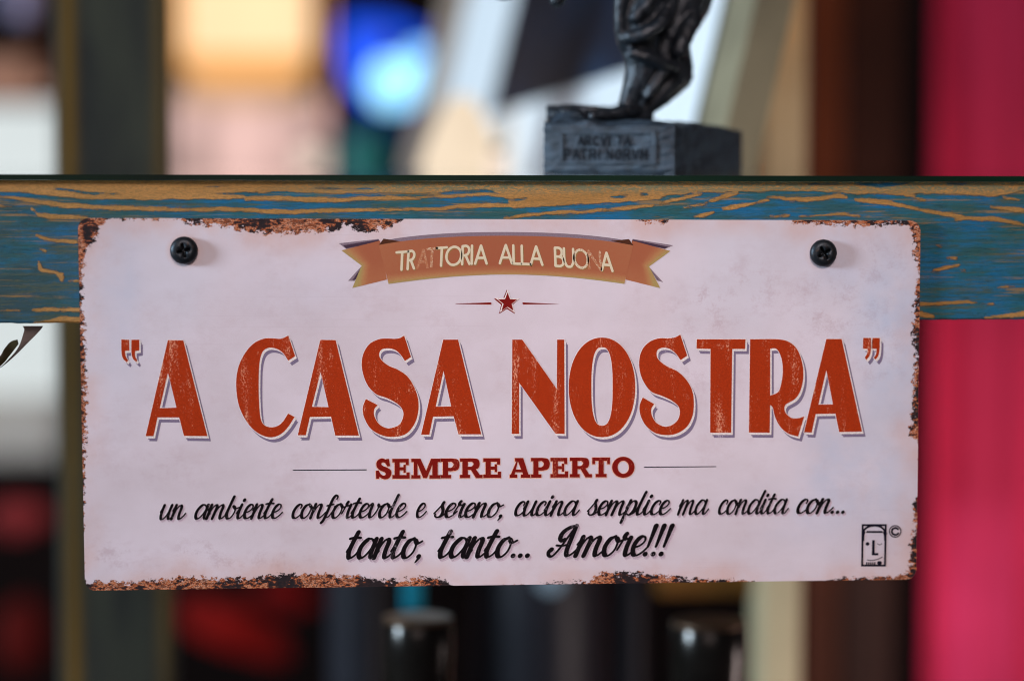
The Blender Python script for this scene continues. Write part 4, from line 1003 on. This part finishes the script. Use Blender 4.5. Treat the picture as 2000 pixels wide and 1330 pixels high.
def bulb(px, py, r, Y, mat, label, group=None):
    c = at(px, py, Y); k = pxm(Y)
    e = empty('light_bulb', tuple(c), label, 'light bulb', group)
    bm = bmesh.new(); bmesh.ops.create_uvsphere(bm, u_segments=24, v_segments=16, radius=r*k, matrix=Matrix.Translation(Vector(c))); bm_obj('globe', bm, mat, e, True)
    lathe('socket', [(r*k*.45, r*k*.85), (r*k*.5, r*k*1.2), (r*k*.4, r*k*1.7)], M_SOCK, e, c, 20)
    return e
M_SOCK = basic('dark socket', (.01,.01,.012,1), .5)
bulb(612, 318, 30, 1.3, emit('warm bulb', (.86,.70,.58), 1.0), 'small cream bulb low beside the pink curtain')
rod = vpanel('metal_rod', 638, 650, -120, 262, 1.0, basic('lit copper rod', A(150,96,70,.35), .4), None, .01, .002); tag(rod, 'thin copper rod standing right of the glowing lampshade', 'rod')
# blue lamp cluster
bs = empty('blue_lamp', tuple(at(745,70,2.0)), 'saturated blue glowing lamp behind the white bulbs', 'lamp')
def flatglow(name, pts, Y, mat, parent, dep=.05):
    P = ats(np.array(pts, float), Y); n = len(P); V = np.concatenate([P, P+np.array([0,dep,0])])
    return mesh(name, V, [tuple(range(n)), tuple(range(n,2*n))[::-1]]+[(i,n+i,n+(i+1) % n,(i+1) % n) for i in range(n)], mat, parent)
flatglow('lamp_shade', [(672,44),(752,38),(800,58),(856,78),(872,120),(830,200),(735,205),(692,160),(672,100)], 2.0, emit('blue glowing shade', (.0,.09,1.0), 1.5, .3, 5), bs)
flatglow('lamp_core', [(708,76),(740,72),(780,100),(770,130),(732,120),(714,104)], 1.99, emit('violet glow', (.10,.14,.9), .8, .1, 5), bs, .004)
bulb(768, 164, 44, 1.9, emit('cyan white bulb', (.40,.90,1.15), 2.0), 'larger white bulb, lower of the pair under the blue lamp', 'bulbs under the blue lamp')
bulb(824, 124, 30, 1.9, emit('cyan white bulb', (.30,.70,1.1), 2.0), 'smaller white bulb, upper right of the pair under the blue lamp', 'bulbs under the blue lamp')
nv = vpanel('navy_panel', 652, 880, 60, 480, 2.2, basic('navy panel', (.006,.03,.10,1), .6), None, .03, .01); tag(nv, 'dark navy panel behind the green bottle', 'panel')
# bottles in the back
def bottle(px, top, half, Y, mat, capm, label, cat='bottle', group=None, capfrac=.18, H=.30, name='bottle', glint_top=None):
    k = pxm(Y); c = at(px, top, Y); r = half*k; zt = c[2]; z0 = zt-H
    e = empty(name, (c[0], Y, z0), label, cat, group)
    R = r*2.55
    lathe('glass_body', [(R*.93,0),(R,.006),(R,.56*H),(R*.95,.61*H),(R*.7,.66*H),(r*1.05,.72*H),(r*.95,H-.055)], mat, e, (c[0],Y,z0))
    lathe('capsule', [(r*.98,H-.056),(r*.97,H-.02),(r*.99,H-.0185),(r*1.0,H-.012),(r*.98,H-.002),(r*.93,H-.0004),(r*.6,H),(r*.2,H)], capm, e, (c[0],Y,z0))
    if glint_top: lathe('cap_glint_disc', [(r*.97,H-.0015),(r*.97,H+.0006),(r*.90,H+.0010),(r*.3,H+.0008)], glint_top, e, (c[0],Y,z0))
    return e
cap_m = basic('dark glossy foil', (.02,.017,.014,1), .2, .6, var=.3, scale=60, spec=.8)
cap_glint = basic('painted cap highlight', (.11,.065,.04,1), .4, .7, spec=.5)  # orange highlight of the cap tops, put into a bronze coloured disc
bg_m = basic('dark bottle glass', (.004,.005,.004,1), .08, spec=.8)
bottle(816, 1207, 71, .17, bg_m, cap_m, 'dark capped wine bottle below the sign, left of centre', group='wine bottles on the counter', glint_top=cap_glint)
bottle(1384, 1214, 77, .16, bg_m, cap_m, 'dark capped wine bottle below the sign, beside the cream post', group='wine bottles on the counter', glint_top=cap_glint)
bottle(720, 262, 50, 1.2, basic('green glass', (.02,.16,.11,1), .3, emis=(.01,.12,.08,1), es=.0), basic('teal foil', (.03,.20,.17,1), .3), 'green glass bottle beneath the white bulbs', name='green_bottle')
# glowing cone on a stand, added for a warm reflection in the picture frame
tl = empty('lamp_reflection', tuple(at(900,345,.42)), 'small cream glowing cone standing for a reflection in the leaning picture frame', 'lamp')
def reflection_cone():
    Y = .60; k = pxm(Y); c = at(902, 345, Y)
    h = (345-190)*k; r0 = 88*k; z0 = ZG+.002 if False else c[2]
    lathe('lamp_shade', [(r0,0),(r0*.84,h*.3),(r0*.58,h*.66),(r0*.34,h*.9),(r0*.14,h)], emit('warm cream reflection', (.92,.74,.54), 1.0, .06, 20), tl, (c[0],Y,z0))
    lathe('cone_stem', [(.004,-.20),(.004,.0)], M_SOCK, tl, (c[0],Y,z0), 16)
    lathe('cone_base', [(.03,-.215),(.03,-.205),(.01,-.20)], M_SOCK, tl, (c[0],Y,z0), 24)
reflection_cone()
bulb(972, 318, 20, .56, emit('peach glow', (1.0,.80,.66), .95), 'small peach glow standing for a reflection beside the cream cone')  # glowing globe added for the second patch of the frame reflection

# leaning picture frame, left side farther away
def build_frame():
    # plane through three measured points; in-plane axes
    Ya, Yb = .80, .24
    f = empty('picture_frame', tuple(at(1150,345,.4)), 'tilted picture frame with white mat and dark blue print behind the statuette', 'picture frame')
    p00 = at(800, 420, Ya); p10 = at(1395, 290, Yb)     # bottom left, bottom right
    ux = p10-p00; Wd = np.linalg.norm(ux); ux = ux/Wd
    v0 = at(930, -60, Ya)-p00; v0 -= ux*np.dot(v0, ux); uz = v0/np.linalg.norm(v0)
    uy = np.cross(ux, uz); uy = uy if uy[1] > 0 else -uy
    O = p00
    def T(x, z, y): return O+ux*x+uz*z+uy*y
    def slabp(name, x0, x1, z0, z1, y0, y1, m):
        V = [T(a,c,b) for a, b, c in ((x0,y0,z0),(x1,y0,z0),(x1,y1,z0),(x0,y1,z0),(x0,y0,z1),(x1,y0,z1),(x1,y1,z1),(x0,y1,z1))]
        return mesh(name, V, [(0,1,2,3)[::-1],(4,5,6,7),(0,1,5,4),(1,2,6,5),(2,3,7,6),(3,0,4,7)], m, f)
    d = (lambda P: None)
    fr = basic('grey tan frame', A(118,104,92,.5), .45, scale=30); cr_ = basic('olive cream frame', A(136,128,104,.9), .45, scale=30)
    gap = basic('dark frame rebate', A(44,34,32,.9), .5)
    def proj_x(px, py):      # in-plane x,z of the photo point
        dd = RM @ np.array([(px-1000)/F, 1.0, -(py-665)/F]); nrm = uy
        t = np.dot(O-CP, nrm)/np.dot(dd, nrm); q = CP+t*dd-O
        return np.dot(q, ux), np.dot(q, uz)
    xl0 = proj_x(868,30)[0]; xl1 = proj_x(905,30)[0]
    xr0 = proj_x(1388,120)[0]; xr1 = proj_x(1418,120)[0]; xr2 = proj_x(1474,120)[0]
    px0, pz0 = proj_x(958, 214); px1, pz1 = proj_x(1240, 150)
    zt = proj_x(1150,-420)[1]; zb = min(0, pz0)-.16
    white = basic('white mat board', A(198,206,238,.62), .7, var=.03)
    slabp('mat', xl1, xr0, zb+.02, zt-.02, 0, .003, white)
    slabp('frame_bar', xl0, xl1, zb, zt, -.004, .012, fr)
    slabp('frame_bar', xr1, xr2, zb, zt, -.006, .012, cr_)
    slabp('frame_rebate', xr0, xr1, zb, zt, -.001, .012, gap)
    slabp('frame_bar', xl1, xr0, zt-.02, zt, -.004, .012, cr_); slabp('frame_bar', xl1, xr0, zb, zb+.02, -.004, .012, cr_)
    dk = NT('dark blue print')
    n = dk.noise(9, dk.coord((2,1,.6), rot=(0,.3,0)), 3, .5)
    dk.l(dk.ramp(n, [(.35,(.004,.003,.006,1)),(.5,(.006,.012,.03,1)),(.62,(.012,.04,.09,1)),(.75,(.01,.01,.02,1))]), dk.b.inputs['Base Color']); dk.b.inputs['Roughness'].default_value = .5
    slabp('print', px0, px1+.02, (pz0+pz1)/2-.0, zt-.05, -.0008, 0, dk.m)
    return
build_frame()

# warm brown things right of the frame
am = vpanel('amber_lamp', 1480, 1536, -120, 84, .38 - .05, emit('amber lit glass tube', (1.1,.46,.09), 1.3, .15, 8), None, .05, .015); tag(am, 'amber glowing lamp beside the top of the picture frame', 'lamp')
am = vpanel('copper_jar', 1400, 1492, 152, 420, .50, basic('copper glaze', A(196,96,8,.42), .5), None, .08, .02); tag(am, 'orange brown jar between the picture frame and the cream post', 'jar')
for (x0, x1, c, Y) in ((1566, 1640, (56,24,8), .70), (1643, 1752, (32,12,5), .71)):
    o = vpanel('plank', x0, x1, -260, 2200, Y, basic('reddish brown plank', A(*c, .35), .5, var=.35, scale=6), PL if x0 > 1600 else None, .02, .002)
    if x0 < 1600:
        PL = empty('plank_partition', tuple(at(1650,900,.5)), 'reddish brown plank partition between the cream post and the red curtain', 'partition'); o.parent = PL; o.matrix_parent_inverse = Matrix.Translation(-Vector(PL.location))
curtain('red_curtain', 1822, 2330, -300, 1900, .85, basic('crimson curtain', A(182,46,80,.52), .7, var=.12, scale=5), 'crimson red curtain hanging at the right edge', 'curtain', 2.3, .012)
sh = vpanel('back_board', 1285, 1484, 1080, 1165, .42, basic('ochre brown board', A(86,56,22,.5), .6), None, .02, .003); tag(sh, 'ochre brown board above the right wine bottle', 'board')
# greyish bottles, low
gm = basic('smoky grey glass', A(36,36,41,.75), .35, var=.15, scale=9)
for x, hw, tp, Y, lb in ((706, 66, 1040, .55, 'smoky grey bottle left of the left wine bottle'), (1055, 128, 1040, .60, 'wide smoky grey jug between the two wine bottles'), (1235, 24, 1090, .5, 'slim grey bottle right of the smoky jug')):
    k = pxm(Y); c = at(x, tp, Y); e = empty('grey_bottle', (c[0], Y, c[2]-.25), lb, 'bottle', 'grey bottles at the back')
    lathe('glass_body', [(hw*k*.95,0),(hw*k,.01),(hw*k,.19),(hw*k*.98,.23),(hw*k*.9,.25)], gm, e, (c[0],Y,c[2]-.25))
    lathe('stopper', [(hw*k*.5,.25),(hw*k*.5,.262)], M_SOCK, e, (c[0],Y,c[2]-.25), 24)
bulb(1075, 1130, 28, .9 if False else .57-.09, emit('pale blue bulb', (.14,.20,.26), 1.0), 'dim pale blue bulb just below the bottom edge of the sign')
tb = vpanel('teal_strip', 788, 826, 1060, 1196, .36, basic('teal strip', A(14,92,108,.5), .5), None, .01, .002); tag(tb, 'teal painted strip hanging above the left wine bottle', 'strip')
# red things, low left
redm = basic('red cloth', A(112,8,4,.75), .8, var=.3, scale=14)
blob('red_cushion', 455, 1226, 120, 46, 1.15, redm, 'scarlet cushion seen right of the left post below the sign', 'cushion', .42, 'red cushions', 1, .25)
blob('red_cushion', 560, 1160, 60, 34, 1.3, basic('dark red cloth', A(96,4,3,.6), .8), 'dark red cushion behind the scarlet cushion', 'cushion', .2, 'red cushions', 2, .2)
blob('red_cushion', 40, 1240, 54, 70, 1.2, basic('maroon cloth', A(76,9,5,.75), .8), 'maroon cushion low at the left edge of the photo', 'cushion', 0, 'red cushions', 3, .2)
blob('red_cushion', 40, 1010, 60, 34, 1.2, basic('rose red cloth', A(124,38,38,.8), .8), 'rose red cushion under the grey window sill', 'cushion', 0, 'red cushions', 5, .2)
